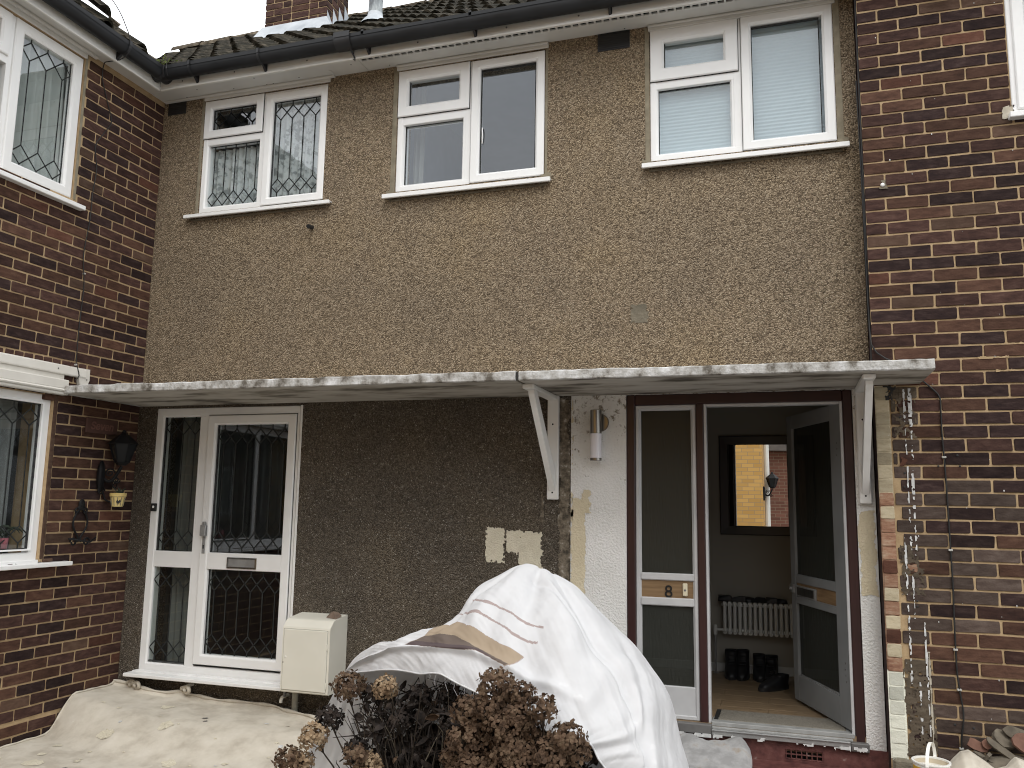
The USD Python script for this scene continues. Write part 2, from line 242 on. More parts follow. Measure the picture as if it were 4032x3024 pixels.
pbr('black_bag', [(0.008, 0.009, 0.012), (0.016, 0.018, 0.024)], scale=6, rough=0.35)
pbr('paving', [(0.13, 0.125, 0.115), (0.21, 0.205, 0.19)], scale=5, rough=0.95, bump=0.4, bscale=60)
pbr('bucket_white', [(0.80, 0.79, 0.74), (0.84, 0.83, 0.79)], rough=0.35)
pbr('bucket_yellow', [(0.66, 0.36, 0.03), (0.72, 0.42, 0.05)], rough=0.4)
pbr('paint_inside', [(0.55, 0.48, 0.36), (0.62, 0.55, 0.43)], rough=0.3)
pbr('tile_shard', [(0.13, 0.062, 0.042), (0.22, 0.115, 0.08)], scale=14, rough=0.9, bump=0.4, rnd=0.25)
pbr('tile_shard_grey', [(0.075, 0.062, 0.046), (0.16, 0.135, 0.10)], scale=14, rough=0.9, bump=0.5, rnd=0.3)
pbr('hall_wall', [(0.31, 0.29, 0.25), (0.34, 0.32, 0.275)], scale=1.5, rough=0.85)
pbr('hall_floor', [(0.17, 0.115, 0.065), (0.27, 0.19, 0.115)], scale=7, rough=0.4, stretch=(1, 7, 1))
pbr('skirting_white', [(0.5, 0.5, 0.48), (0.56, 0.56, 0.54)], rough=0.5)
pbr('radiator_white', [(0.60, 0.60, 0.57), (0.66, 0.66, 0.63)], rough=0.35)
pbr('mat_grey', [(0.13, 0.115, 0.09), (0.22, 0.2, 0.165)], scale=120, rough=1.0, bump=0.4)
pbr('leather_black', [(0.006, 0.006, 0.007), (0.014, 0.014, 0.016)], scale=20, rough=0.5)
pbr('mirror_frame', [(0.007, 0.007, 0.008), (0.012, 0.012, 0.013)], rough=0.35)
M('mirror_silver', {"p": ("glossy_bsdf", {"color": (0.86, 0.87, 0.86), "roughness": 0.0})}, [], "p.BSDF")
def wallbrick(name, c1, c2, mo):
    M(name, {"g": ("geometry", {}), "sep": ("separate_xyz", {}), "add": ("math", {"math_type": "add"}), "cmb": ("combine_xyz", {}), "bk": ("brick_texture", {"color1": c1, "color2": c2, "mortar": mo, "scale": 1.0, "mortar_size": 0.005, "brick_width": 0.228, "row_height": 0.0762, "bias": -0.1}),
             "p": ("principled_bsdf", {"roughness": 0.9})}, [("g.position", "sep.vector"), ("sep.x", "add.value1"), ("sep.y", "add.value2"), ("add.value", "cmb.x"), ("sep.z", "cmb.y"), ("cmb.vector", "bk.vector"), ("bk.color", "p.base_color")])
wallbrick('far_yellow_brick', (0.42, 0.23, 0.06), (0.54, 0.31, 0.09), (0.26, 0.19, 0.11))
wallbrick('far_red_brick', (0.14, 0.060, 0.042), (0.22, 0.10, 0.072), (0.24, 0.19, 0.14))
pbr('far_roof', [(0.06, 0.05, 0.045), (0.1, 0.085, 0.075)], scale=5, rough=0.9)

# ------------------------------------------------------------------ mesh helpers (a mesh is (verts, tris))
def tri(q):
    q = np.asarray(q, int).reshape(-1, 4)
    return np.vstack([q[:, [0, 1, 2]], q[:, [0, 2, 3]]])
def cat(ms):
    vs, fs, n = [], [], 0
    for v, f in ms:
        vs.append(v); fs.append(np.asarray(f)+n); n += len(v)
    return np.vstack(vs), np.vstack(fs)
_BF = tri([[0, 3, 2, 1], [4, 5, 6, 7], [0, 1, 5, 4], [1, 2, 6, 5], [2, 3, 7, 6], [3, 0, 4, 7]])
def box(x0, x1, y0, y1, z0, z1):
    v = np.array([[x0, y0, z0], [x1, y0, z0], [x1, y1, z0], [x0, y1, z0], [x0, y0, z1], [x1, y0, z1], [x1, y1, z1], [x0, y1, z1]], float)
    return v, _BF
def cbox(x0, x1, y0, y1, z0, z1, c=0.003):
    c = min(c, abs(x1-x0)/2.2, abs(y1-y0)/2.2, abs(z1-z0)/2.2)
    pts = []
    for a in (x0, x1):
        for b in (y0, y1):
            for d in (z0, z1):
                sx, sy, sz = (c if a == x0 else -c), (c if b == y0 else -c), (c if d == z0 else -c)
                pts += [(a+sx, b+sy, d), (a+sx, b, d+sz), (a, b+sy, d+sz)]
    h = trimesh.convex.convex_hull(np.array(pts))
    return np.array(h.vertices), np.array(h.faces)
def tube(pts, r, n=8, closed=False, caps=True):
    p = np.asarray(pts, float)
    r = np.broadcast_to(np.asarray(r, float), (len(p),))
    t = np.gradient(p, axis=0) if not closed else np.roll(p, -1, 0)-np.roll(p, 1, 0)
    t /= np.linalg.norm(t, axis=1, keepdims=True)+1e-12
    a = np.zeros_like(t); ref = np.array([0, 0, 1.]) if abs(t[0][2]) < .9 else np.array([1., 0, 0])
    a[0] = np.cross(t[0], ref); a[0] /= np.linalg.norm(a[0])
    for i in range(1, len(p)):
        x = a[i-1]-t[i]*(a[i-1]@t[i]); a[i] = x/(np.linalg.norm(x)+1e-12)
    b = np.cross(t, a); ang = np.arange(n)*2*np.pi/n
    v = p[:, None]+r[:, None, None]*(np.cos(ang)[None, :, None]*a[:, None]+np.sin(ang)[None, :, None]*b[:, None])
    m = len(p); q = []
    for i in range(m if closed else m-1):
        j = (i+1) % m
        for k in range(n):
            l = (k+1) % n
            q.append([i*n+k, i*n+l, j*n+l, j*n+k])
    v = v.reshape(-1, 3); f = tri(q)
    if caps and not closed:
        v = np.vstack([v, p[:1], p[-1:]])
        c0, c1 = len(v)-2, len(v)-1
        f = np.vstack([f, [[c0, (k+1) % n, k] for k in range(n)], [[c1, (m-1)*n+k, (m-1)*n+(k+1) % n] for k in range(n)]])
    return v, f
def lathe(prof, n=24, c=(0, 0, 0)):
    prof = np.asarray(prof, float); ang = np.arange(n)*2*np.pi/n
    v = np.stack([prof[:, None, 0]*np.cos(ang), prof[:, None, 0]*np.sin(ang), np.broadcast_to(prof[:, None, 1], (len(prof), n))], -1).reshape(-1, 3)+np.asarray(c)
    q = [[i*n+k, i*n+(k+1) % n, (i+1)*n+(k+1) % n, (i+1)*n+k] for i in range(len(prof)-1) for k in range(n)]
    return v, tri(q)
def extrude(poly, h):
    ms = []
    for g in getattr(poly, 'geoms', [poly]):
        if g.area < 1e-7: continue
        m = trimesh.creation.extrude_polygon(g, h, engine="earcut"); ms.append((np.array(m.vertices), np.array(m.faces)))
    return cat(ms)
def grid(P):
    """P (n,m,3) -> mesh"""
    n, m = P.shape[:2]; i, j = np.meshgrid(np.arange(n-1), np.arange(m-1), indexing='ij')
    q = np.stack([i*m+j, (i+1)*m+j, (i+1)*m+j+1, i*m+j+1], -1).reshape(-1, 4)
    return P.reshape(-1, 3), tri(q)
def hull(pts, *_):
    h = trimesh.convex.convex_hull(np.asarray(pts, float)); return np.array(h.vertices), np.array(h.faces)
def ball(c, r, sub=2, sq=(1, 1, 1)):
    m = trimesh.creation.icosphere(sub, r); return np.array(m.vertices)*np.asarray(sq)+np.asarray(c), np.array(m.faces)
def moved(m, d): return m[0]+np.asarray(d), m[1]
def rotz(m, a, c=(0, 0, 0)):
    R = np.array([[math.cos(a), -math.sin(a), 0], [math.sin(a), math.cos(a), 0], [0, 0, 1]]); c = np.asarray(c)
    return (m[0]-c)@R.T+c, m[1]
class Frame:
    """local (u right, w out of the wall, v up) -> world"""
    def __init__(s, o, eu, ew): s.o, s.A = np.asarray(o, float), np.stack([eu, ew, (0, 0, 1.)]).astype(float); s.flip = np.linalg.det(s.A) < 0
    def __call__(s, m):
        v, f = m
        return np.asarray(v)@s.A+s.o, (np.asarray(f)[:, ::-1] if s.flip else f)
def front(y): return Frame((0, y, 0), (1, 0, 0), (0, -1, 0))
def side(x): return Frame((x, 0, 0), (0, 1, 0), (1, 0, 0))
def bar(u0, u1, v0, v1, w0, w1, c=0.003): return cbox(u0, u1, w0, w1, v0, v1, c)
def ring(u0, u1, v0, v1, prof):
    vs = []
    for k in range(4):
        for d, w in prof:
            vs.append(((u0+d, u1-d, u1-d, u0+d)[k], w, (v0+d, v0+d, v1-d, v1-d)[k]))
    n = len(prof); q = []
    for k in range(4):
        l = (k+1) % 4
        for i in range(n):
            j = (i+1) % n
            q.append([k*n+i, k*n+j, l*n+j, l*n+i])
    return np.array(vs, float), tri(q)
def fprof(W, w0, w1, c=0.006): return [(0, w0), (0, w1-0.004), (0.004, w1), (W-c*2, w1), (W, w1-c*1.6), (W, w0)]
def quad(u0, u1, v0, v1, w): return np.array([[u0, w, v0], [u1, w, v0], [u1, w, v1], [u0, w, v1]], float), tri([[3, 2, 1, 0]])
def slabwall(u0, u1, v0, v1, holes, w0, w1):
    """wall with openings: polygon in (u,v) extruded from w0 to w1"""
    p = sbox(u0, v0, u1, v1)
    for h in holes: p = p.difference(sbox(h[0], h[2], h[1], h[3]))
    v, f = extrude(p, w1-w0)
    return np.stack([v[:, 0], v[:, 2]+w0, v[:, 1]], 1), f[:, ::-1]
def project(P):
    d = np.asarray(P, float)-CAM; z = d@_w
    return np.stack([2016+FPX*(d@_r)/z, 1512-FPX*(d@_u)/z], -1), z

# ------------------------------------------------------------------ brick layers
BRICKS = ['brick_purple', 'brick_dark', 'brick_brown', 'brick_red', 'brick_buff']
def brickblock(u0, u1, v0, v1, w, r):
    """one brick: worn outline and slightly tilted face, joints recessed around it"""
    c = 0.003; d = 0.03
    u0 += .0001; u1 -= .0001; v0 += .0004; v1 -= .0004
    w += r.uniform(-0.0015, 0.002); tu, tv = r.uniform(-0.0012, 0.0012, 2)
    k = min(.0045, (u1-u0)*.2, (v1-v0)*.2)*r.uniform(.6, 1.4); m = (u0+u1)/2
    o = np.array([(u0+k, v0), (m, v0), (u1-k, v0), (u1, v0+k), (u1, v1-k), (u1-k, v1), (m, v1), (u0+k, v1), (u0, v1-k), (u0, v0+k)])
    o = o+r.uniform(-.0017, .0017, o.shape); n = len(o); cen = np.array([m, (v0+v1)/2])
    inn = o+(cen-o)/np.linalg.norm(cen-o, axis=1, keepdims=True)*c
    z = lambda q: w+tu*(q[:, 0]-m)/(u1-u0)*2+tv*(q[:, 1]-cen[1])/(v1-v0)*2
    v = np.vstack([np.stack([o[:, 0], np.full(n, w-d), o[:, 1]], 1), np.stack([o[:, 0], z(o)-c, o[:, 1]], 1), np.stack([inn[:, 0], z(inn), inn[:, 1]], 1)])
    q = [[b+i, b+(i+1) % n, b+n+(i+1) % n, b+n+i] for b in (0, n) for i in range(n)]
    top = [[2*n, 2*n+i, 2*n+i+1] for i in range(1, n-1)]
    return v, np.vstack([tri(q), top])
def cut(b, holes):
    p = sbox(b[0], b[2], b[1], b[3])
    for h in holes: p = p.difference(sbox(h[0]-.006, h[2]-.002, h[1]+.006, h[3]+.002))
    if p.is_empty: return None
    g = max(getattr(p, 'geoms', [p]), key=lambda x: x.area)
    if g.area < 0.0009: return None
    x0, y0, x1, y1 = g.bounds
    if g.area < 0.7*(x1-x0)*(y1-y0):
        return None
    if x1-x0 < .022 or y1-y0 < .022: return None
    return (x0, x1, y0, y1)
def lay(parent, rects, fr, w, choose, limit=300, seed=1):
    """each brick that shows a Mesh of its own; those past the limit joined"""
    r = np.random.default_rng(seed); items = []
    for b in rects:
        m = fr(brickblock(*b[:4], w, r)); px, z = project(m[0])
        c = px.mean(0); vis = z.min() > .1 and -60 < c[0] < 4092 and -60 < c[1] < 3084
        area = abs(np.ptp(px[:, 0])*np.ptp(px[:, 1])) if vis else 0
        items.append((area, m, b[4] if len(b) > 4 and b[4] else choose(r)))
    order = sorted(range(len(items)), key=lambda i: -items[i][0])
    keep = set(i for i in order[:limit] if items[i][0] > 0)
    rest = {}
    for i, (a, m, mt) in enumerate(items):
        if i in keep: put(parent, 'brick', m, mt)
        else: rest.setdefault(mt, []).append(m)
    if rest: put(parent, 'brickwork', cat([m for ms in rest.values() for m in ms]), 'brick_purple', kind='stuff')
def choose_dark(r): return BRICKS[r.choice(5, p=[.42, .24, .27, .04, .03])]

# ------------------------------------------------------------------ windows
def leading(u0, u1, v0, v1, w, top, bottom, n=None, H=0.115):
    n = n or max(2, round((u1-u0)/0.107)); s = (u1-u0)/n; ms = []
    cs = [u0+s*(i+.5) for i in range(n)]
    def line(a, b):
        (ua, va), (ub, vb) = a, b
        if ua > ub: ua, va, ub, vb = ub, vb, ua, va
        if ub-ua > 1e-6:
            g = (vb-va)/(ub-ua)
            if ua < u0: va += g*(u0-ua); ua = u0
            if ub > u1: vb += g*(u1-ub); ub = u1
        if ub < ua: return
        d = np.array([ub-ua, vb-va]); L = np.hypot(*d)
        if L < 1e-4: return
        d /= L; nn = np.array([-d[1], d[0]])*.0042
        q = [(ua+nn[0], va+nn[1]), (ua-nn[0], va-nn[1]), (ub-nn[0], vb-nn[1]), (ub+nn[0], vb+nn[1])]
        v = np.array([(x, ww, y) for ww in (w, w+.0025) for x, y in q]); ms.append((v, _BF))
    vb, vt = v0, v1
    def band(lo, hi):
        for i in range(-1, n+1):
            c = u0+s*(i+.5)
            line((c, hi), (c+s, lo)); line((c, lo), (c+s, hi))
    if bottom:
        lo, hi = v0+.035, v0+.035+H; band(lo, hi); vb = hi
        for c in cs: line((c, v0), (c+1e-9, lo))
    if top:
        lo, hi = v1-.035-H, v1-.035; band(lo, hi); vt = lo
        for c in cs: line((c, hi), (c+1e-9, v1))
    if vt > vb+.01:
        for c in cs: line((c, vb), (c+1e-9, vt))
    return cat(ms)
def pane(win, fr, u0, u1, v0, v1, w, mat='window_glass', lead=None, gasket=0.006):
    put(win, 'pane', fr(quad(u0, u1, v0, v1, w)), mat)
    g = ring(u0-.002, u1+.002, v0-.002, v1+.002, [(0, w-.012), (0, w+.010), (gasket, w+.004), (gasket, w-.012)])
    put(win, 'glazing_gasket', fr(g), 'gasket_black')
    if lead: put(win, 'leading', fr(leading(u0+.004, u1-.004, v0+.004, v1-.004, w+.001, *lead[:2], *(lead[2:]))), 'lead_came')
def window(house, fr, o, mull, trans, top, right, low, leads=(None, None, None), label=None, mat='pvc_white', sashes=True):
    """o outer frame; mull u range; trans v range; top = (sash rect, glass); right = (sash, glass); low glass"""
    D = -.085
    fm = [ring(*o, fprof(.05, D, 0.0))]
    fm += [bar(mull[0], mull[1], o[2]+.03, o[3]-.03, D, -.002), bar(o[0]+.03, mull[0]+.01, trans[0], trans[1], D, -.003)]
    # beads around the fixed light
    fm.append(ring(o[0]+.01, mull[0]+.02, o[2]+.012, trans[1]-.012, [(0, D), (0, -.004), (low[0]-o[0]-.022, -.004), (low[0]-o[0]-.010, -.024), (low[0]-o[0]-.010, D)]))
    win = put(house, 'window', fr(cat(fm)), mat, label=label)
    for (s, g) in (top, right):
        if s is None: continue
        W = (g[0]-s[0]); put(win, 'sash', fr(ring(*s, [(0, -.05), (0, .010), (.006, .016), (W-.016, .016), (W-.001, .002), (W-.001, -.05)])), mat)
    pane(win, fr, *low, -.038, lead=leads[2])
    for (s, g) in (top, right):
        if s is not None: put(win, 'sash_gap', fr(ring(s[0]-.004, s[1]+.004, s[2]-.004, s[3]+.004, [(0, -.05), (0, .0035), (.0045, .0035), (.0045, -.05)])), 'gasket_black')  # black ring standing in for the shadow line round each sash
    for (s, g), l in zip((top, right), leads): 
        if g is not None: pane(win, fr, *g, -.022, lead=l)
    return win
def wavy(u0, u1, v0, v1, w, amp, waves, seed, nu=90, nv=10):
    r = np.random.default_rng(seed); U, V = np.meshgrid(np.linspace(u0, u1, nu), np.linspace(v0, v1, nv), indexing='ij')
    ph = meshkit.fbm(np.stack([U*3, V*.4, 0*U+seed], -1), 3)*9
    W = w+amp*np.sin((U-u0)/(u1-u0)*2*np.pi*waves+ph)+amp*.4*np.sin(U*97+seed)
    return grid(np.stack([U, W, V], -1))
def room(house, fr, u0, u1, v0, v1, depth, mat='room_wall', w=-.12):
    ms = [quad(u0, u1, v0, v1, w-depth)]
    for a, b in (((u0, v0), (u1, v0)), ((u1, v0), (u1, v1)), ((u1, v1), (u0, v1)), ((u0, v1), (u0, v0))):
        ms.append((np.array([(a[0], w, a[1]), (b[0], w, b[1]), (b[0], w-depth, b[1]), (a[0], w-depth, a[1])], float), tri([[0, 1, 2, 3]])))
    put(house, 'room', fr(cat(ms)), mat)

# ------------------------------------------------------------------ ground
GZ = -0.08
gp = np.stack(list(np.meshgrid(np.linspace(-60, 60, 61), np.linspace(-80, 20, 51), indexing='ij'))+[np.zeros((61, 51))], -1); gp[..., 2] = GZ
p = put('/World', 'ground', grid(gp), 'paving'); meta(p, kind='structure')

# ------------------------------------------------------------------ the pebbledashed house in the middle
XR = 5.3804; YU, YL = 0.155, 0.137          # brick corner on the right; upper and lower wall faces
SOF = 4.845
H0 = thing('pebbledash_house', 'terraced house front of brown pebbledash with three upstairs windows under tiled eaves', 'house')
FU, FL = front(YU), front(YL)
W1, W2, W3 = (0.412, 1.556, 3.842, 4.80), (2.163, 3.322, 3.842, 4.797), (4.068, 5.252, 3.862, 4.808)
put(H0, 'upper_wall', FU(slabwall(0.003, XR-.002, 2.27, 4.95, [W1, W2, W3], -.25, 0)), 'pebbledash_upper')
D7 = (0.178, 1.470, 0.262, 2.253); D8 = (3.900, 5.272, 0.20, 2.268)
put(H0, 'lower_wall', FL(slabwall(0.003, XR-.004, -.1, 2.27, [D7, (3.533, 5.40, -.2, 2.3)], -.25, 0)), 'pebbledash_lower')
put(H0, 'lower_wall', FL(slabwall(3.533, XR-.004, .20, 2.27, [D8], -.25, .004)), 'stucco_white', label='rough white painted wall round the open front door')
put(H0, 'rear_wall', box(0.0, XR, 6.4, 6.6, -.1, 4.95), 'room_dark')
put(H0, 'party_wall', cat([box(1.62, 1.70, .40, 6.4, -.1, 2.45), box(3.30, 3.42, .40, 6.4, 2.6, 4.9), box(XR-.02, XR+.1, .42, 6.4, -.1, 4.9), box(0, .1, .42, 6.4, -.1, 4.9)]), 'room_dark')
put(H0, 'floor_slab', box(0.1, XR-.03, .41, 6.4, 2.45, 2.6), 'room_dark')
# ragged sheets of paint lying on the wall
def ragged(u0, u1, v0, v1, seed, rough=.02, step=.010, drop=.0):
    nu, nv = int((u1-u0)/step)+1, int((v1-v0)/step)+1
    U, V = np.meshgrid(np.linspace(u0, u1, nu), np.linspace(v0, v1, nv), indexing='ij')
    N = meshkit.fbm(np.stack([U*14, V*14, 0*U+seed*7.3], -1), 4)
    N2 = meshkit.fbm(np.stack([U*60, V*60, 0*U+seed*3.1], -1), 2)
    d = np.minimum(np.minimum(U-u0, u1-U), np.minimum(V-v0, v1-V))
    on = d+(N-.62)*rough*4+(N2-.6)*rough*2.2 > -rough*.3
    on &= ~((N2 < drop))
    i, j = np.meshgrid(np.arange(nu-1), np.arange(nv-1), indexing='ij')
    k = on[:-1, :-1] & on[1:, :-1] & on[1:, 1:] & on[:-1, 1:]
    q = np.stack([i*nv+j, (i+1)*nv+j, (i+1)*nv+j+1, i*nv+j+1], -1)[k]
    return np.stack([U, 0*U, V], -1).reshape(-1, 3), tri(q)
def patch(u0, u1, v0, v1, seed, mat, out, rough=.02, drop=0., fr=FL, step=.004, name='paint_patch'):
    v, f = ragged(u0, u1, v0, v1, seed, rough, step, drop); v = v.copy(); v[:, 1] = out
    put(H0, name, fr((v, f)), mat)
patch(2.945, 3.088, 1.16, 1.405, 1, 'swatch_paint', .004, .016, .10, step=.003)
patch(3.082, 3.352, 1.215, 1.385, 2, 'swatch_paint', .004, .018, .10, step=.003)
patch(3.17, 3.350, 1.08, 1.30, 3, 'swatch_paint', .0055, .02, .16, step=.003)
patch(3.445, 3.534, .25, 2.262, 5, 'mouldy_plaster', .0035, .014, .2)
patch(3.535, 3.640, .78, 1.60, 8, 'cream_paint', .008, .009)
patch(3.60, 3.672, 1.50, 1.655, 9, 'cream_paint', .0085, .016)
patch(3.535, 3.552, 1.45, 2.25, 19, 'cream_paint', .008, .012, step=.005)
patch(5.272, 5.374, 1.05, 1.55, 11, 'cream_paint', .0075, .010)
patch(3.325, 3.352, 1.40, 1.70, 23, 'mouldy_plaster', .004, .012)
patch(3.925-.33, 3.925-.25, 1.075, 1.082, 31, 'cream_paint', .0085, .008, step=.004)
patch(3.355, 3.375, 2.285, 2.345, 4, 'white_paint_drip', .004, .008, .2, FU, .004)
# air vents under the soffit
def grille(u0, u1, v0, v1, fr, n, mat, nm='air_vent'):
    v = put(H0, nm, fr(ring(u0, u1, v0, v1, [(0, -.01), (0, .006), (.008, .006), (.010, -.01)])), mat)
    for i in range(n):
        z = v0+.010+(v1-v0-.02)*(i+.5)/n
        put(v, 'louvre', fr(bar(u0+.008, u1-.008, z-.004, z+.004, -.004, .004, .001)), mat)
    put(v, 'back', fr(quad(u0+.005, u1-.005, v0+.005, v1-.005, .0015)), 'gasket_black')
grille(3.705, 3.932, 4.712, 4.843, FU, 7, 'gutter_bracket')
grille(.045, .222, 4.725, 4.843, FU, 6, 'gutter_bracket')
# small wall marks: stub of pipe, chipped patch
put(H0, 'pipe_stub', tube([(1.475, .17, 3.63), (1.485, .085, 3.615)], .016, 10), 'gutter_black')
patch(3.93, 4.05, 2.75, 2.875, 14, 'cement', .003, .03, .1, FU, .006, 'mortar_patch')
# cement reveals beside the frames
def reveal(x0, x1, z0, z1): put(H0, 'reveal', FU(bar(x0, x1, z0, z1, -.06, .0035, .002)), 'reveal_cement')
reveal(2.125, 2.161, 3.82, 4.84); reveal(3.325, 3.342, 3.82, 4.84); reveal(4.035, 4.066, 3.84, 4.84); reveal(5.254, 5.293, 3.83, 4.90); reveal(.385, .410, 3.83, 4.84)
for a, b, z in ((2.09, 2.165, 3.825), (3.30, 3.375, 3.82), (4.025, 4.075, 3.84), (5.25, 5.318, 3.84)):
    patch(a-.01, b+.005, z-.01, z+.045, int(a*10), 'reveal_cement', .004, .008, 0, FU, .005, 'mortar_patch')
# upstairs windows
FW = front(YU+.010)
LD = [(True, True, None, .15), (True, True), (False, True)]
w1 = window(H0, FW, W1, (.950, 1.004), (4.416, 4.478), ((.414, .972, 4.474, 4.796), (.486, .911, 4.541, 4.726)), ((1.000, 1.554, 3.848, 4.778), (1.065, 1.494, 3.913, 4.716)), (.453, .955, 3.869, 4.418),
            leads=[(True, True, 4, .105), (True, True, 4, .115), (False, True, 5, .115)], label='leaded window with net curtains, beside the left wing')
w2 = window(H0, FW, W2, (2.712, 2.765), (4.366, 4.436), ((2.166, 2.742, 4.430, 4.795), (2.250, 2.671, 4.496, 4.719)), ((2.760, 3.318, 3.848, 4.790), (2.827, 3.244, 3.917, 4.719)), (2.220, 2.718, 3.868, 4.370), label='plain window with bare panes, middle of the three')
w3 = window(H0, FW, W3, (4.622, 4.680), (4.378, 4.440), ((4.072, 4.655, 4.434, 4.806), (4.166, 4.587, 4.508, 4.730)), ((4.676, 5.250, 3.868, 4.806), (4.742, 5.167, 3.931, 4.733)), (4.122, 4.628, 3.881, 4.378), label='window with a pale blue blind, beside the right brick wall')
for wn, a, b, z0, z1 in ((w1, .315, 1.642, 3.790, 3.818), (w2, 2.085, 3.377, 3.780, 3.812), (w3, 4.017, 5.320, 3.800, 3.832)):
    s = put(wn, 'sill', front(.1)(cat([bar(a, b, z0, z1, -.02, .0, .003), bar(a+.003, b-.003, z1-.008, z1-.001, -.09, -.02, .001)])), 'pvc_white')
    put(wn, 'sill_bed', FU(bar(a+.04, b-.04, z0-.012, z0-.001, -.02, .012, .002)), 'cement')
for wn, a, b in ((w1, .405, 1.575), (w2, 2.150, 3.345), (w3, 4.06, 5.27)):
    put(wn, 'head_trim', FU(cat([bar(a, b, 4.803, 4.842, -.05, .012, .004), bar(a, b, 4.826, 4.843, .012, .026, .004)])), 'soffit_white')
put(w2, 'window_catch', FW(tube([(2.842, -.016, 4.15), (2.846, -.006, 4.18), (2.848, -.004, 4.215), (2.845, -.006, 4.25), (2.842, -.016, 4.27)], .0045, 6)), 'pvc_white')
room(H0, FU, .33, 1.64, 3.7, 4.9, 2.2, 'room_dark'); room(H0, FU, 2.10, 3.28, 3.7, 4.9, 2.6); room(H0, FU, 4.02, 5.34, 3.7, 4.9, 2.0)
solo('net_curtain', FW(cat([wavy(.43, .975, 3.85, 4.40, -.085, .010, 9, 3, 160), wavy(1.02, 1.53, 3.85, 4.74, -.085, .010, 9, 5, 160)])), 'net_curtain', 'white lace net curtain behind the leaded upstairs window', 'curtain', smooth=True)
# pleated blind
def pleats(u0, u1, v0, v1, w, n):
    V = np.linspace(v0, v1, n); Wd = w+.0016*np.cos(np.arange(n)*np.pi)
    P = np.stack([np.stack([np.full(n, u), Wd, V], -1) for u in (u0, u1)], 0); return grid(P)
solo('pleated_blind', FW(cat([pleats(4.10, 4.645, 3.86, 4.79, -.075, 75), pleats(4.69, 5.21, 3.86, 4.79, -.075, 75)])), 'blind_fabric', 'pale blue pleated blind drawn down in the right upstairs window', 'blind')
solo('curtain', FW(wavy(2.20, 2.29, 3.85, 4.78, -.22, .012, 2.5, 8, 40)), 'grey_curtain', 'narrow pale curtain at the left side of the middle upstairs window', 'curtain', smooth=True)

# ---- eaves: soffit with vent slots, fascia, gutter
FXL, FYF = 0.147, -0.073            # fascia faces: left wing (x) and middle house (y)
sof = Polygon([(0.0, .26), (0, .001), (FXL-.03, .001), (FXL-.03, FYF+.01), (1.905, FYF+.01), (1.905, .26)])
v, f = extrude(sof, .012); put(H0, 'soffit_board', (v+[0, 0, SOF], f), 'soffit_white')
sof2 = sbox(1.908, FYF+.01, XR-.003, .26)
slots = []
x = 1.925
while x < 5.30:
    slots.append(sbox(x, -.022, x+.041, .014)); x += .0545
sof2 = sof2.difference(unary_union(slots))
v, f = extrude(sof2, .010); put(H0, 'soffit_board', (v+[0, 0, SOF+.001], f), 'soffit_white', label='soffit board with a row of square vent slots')
put(H0, 'soffit_backing', box(1.0, XR, -.05, .1, SOF+.035, SOF+.045), 'gasket_black')
put(H0, 'soffit_batten', cat([cbox(.02, 1.62, .122, YU-.004, SOF-.016, SOF-.0015, .003), cbox(1.61, 1.63, .06, .122, SOF-.006, SOF-.0012, .002)]), 'soffit_white')
for x, y in ((.42, .03), (.98, .0), (1.33, .09), (.72, .10), (1.02, .115), (1.08, .115), (1.82, .03), (2.1, .12), (3.9, .13), (.25, .12)):
    put(H0, 'screw_cap', (lambda m: (m[0]*[1, 1, .5]+[x, y, SOF-.001], m[1]))(ball((0, 0, 0), .0055, 1)), 'bronze_grey')
fas = cat([cbox(FXL-.002, 1.898, FYF, FYF+.018, 4.818, 5.0, .004), cbox(FXL+.008, 1.898, FYF-.006, FYF+.004, 4.818, 4.834, .003)])
put(H0, 'fascia', fas, 'fascia_white')
fas = cat([cbox(1.900, XR+.6, FYF-.001, FYF+.018, 4.818, 5.0, .004), cbox(1.900, XR+.6, FYF-.007, FYF+.004, 4.818, 4.834, .003)])
put(H0, 'fascia', fas, 'fascia_white')
for x, z in ((.36, 4.875), (.85, 4.878), (2.42, 4.87), (3.1, 4.87), (3.62, 4.868), (1.5, 4.872)):
    put(H0, 'fascia_nail', (lambda m: (m[0]*[1, .5, 1]+[x, FYF-.0015, z], m[1]))(ball((0, 0, 0), .007, 1)), 'bronze_grey')
# gutter section: rounded belly, upright front lip
def gutprof(rad=.056, lip=.036):
    a = np.linspace(np.pi, 0, 13)
    out = [(rad*(1-math.cos(math.pi-t))-0, -rad*math.sin(t)) for t in a]           # d from fascia, z below rim
    out = [(d, z) for d, z in out]
    out += [(2*rad, lip), (2*rad+.004, lip), (2*rad+.004, 0.004)]
    return np.array(out)
def gutter_run(p0, p1, outdir, prof, zr, thick=.0035):
    """open channel from p0 to p1 (plan points on the fascia face)"""
    a = []
    for pt in (p0, p1):
        base = np.array([pt[0], pt[1], zr]); o = np.array([outdir[0], outdir[1], 0.])
        a.append([base+o*(d+.004)+[0, 0, z] for d, z in prof])
    A = np.array(a)                                         # 2,n,3
    v, f = grid(A)
    o = np.array([outdir[0], outdir[1], 0.])
    B = A.copy(); c = A.mean(1, keepdims=True); B = c+(A-c)*.93
    v2, f2 = grid(B)
    return cat([(v, f), (v2, f2[:, ::-1])])
GR = 4.925
GP = gutprof()
g0 = put(H0, 'gutter', cat([gutter_run((FXL+.118, FYF), (1.85, FYF), (0, -1), GP, GR), ]), 'gutter_black', smooth=30, label='black plastic gutter under the tiles, left of the union')
g1 = put(H0, 'gutter', gutter_run((1.85, FYF), (XR+.6, FYF), (0, -1), gutprof(.060, .030), GR-.004), 'gutter_black', smooth=30, label='grey black gutter right of the union')
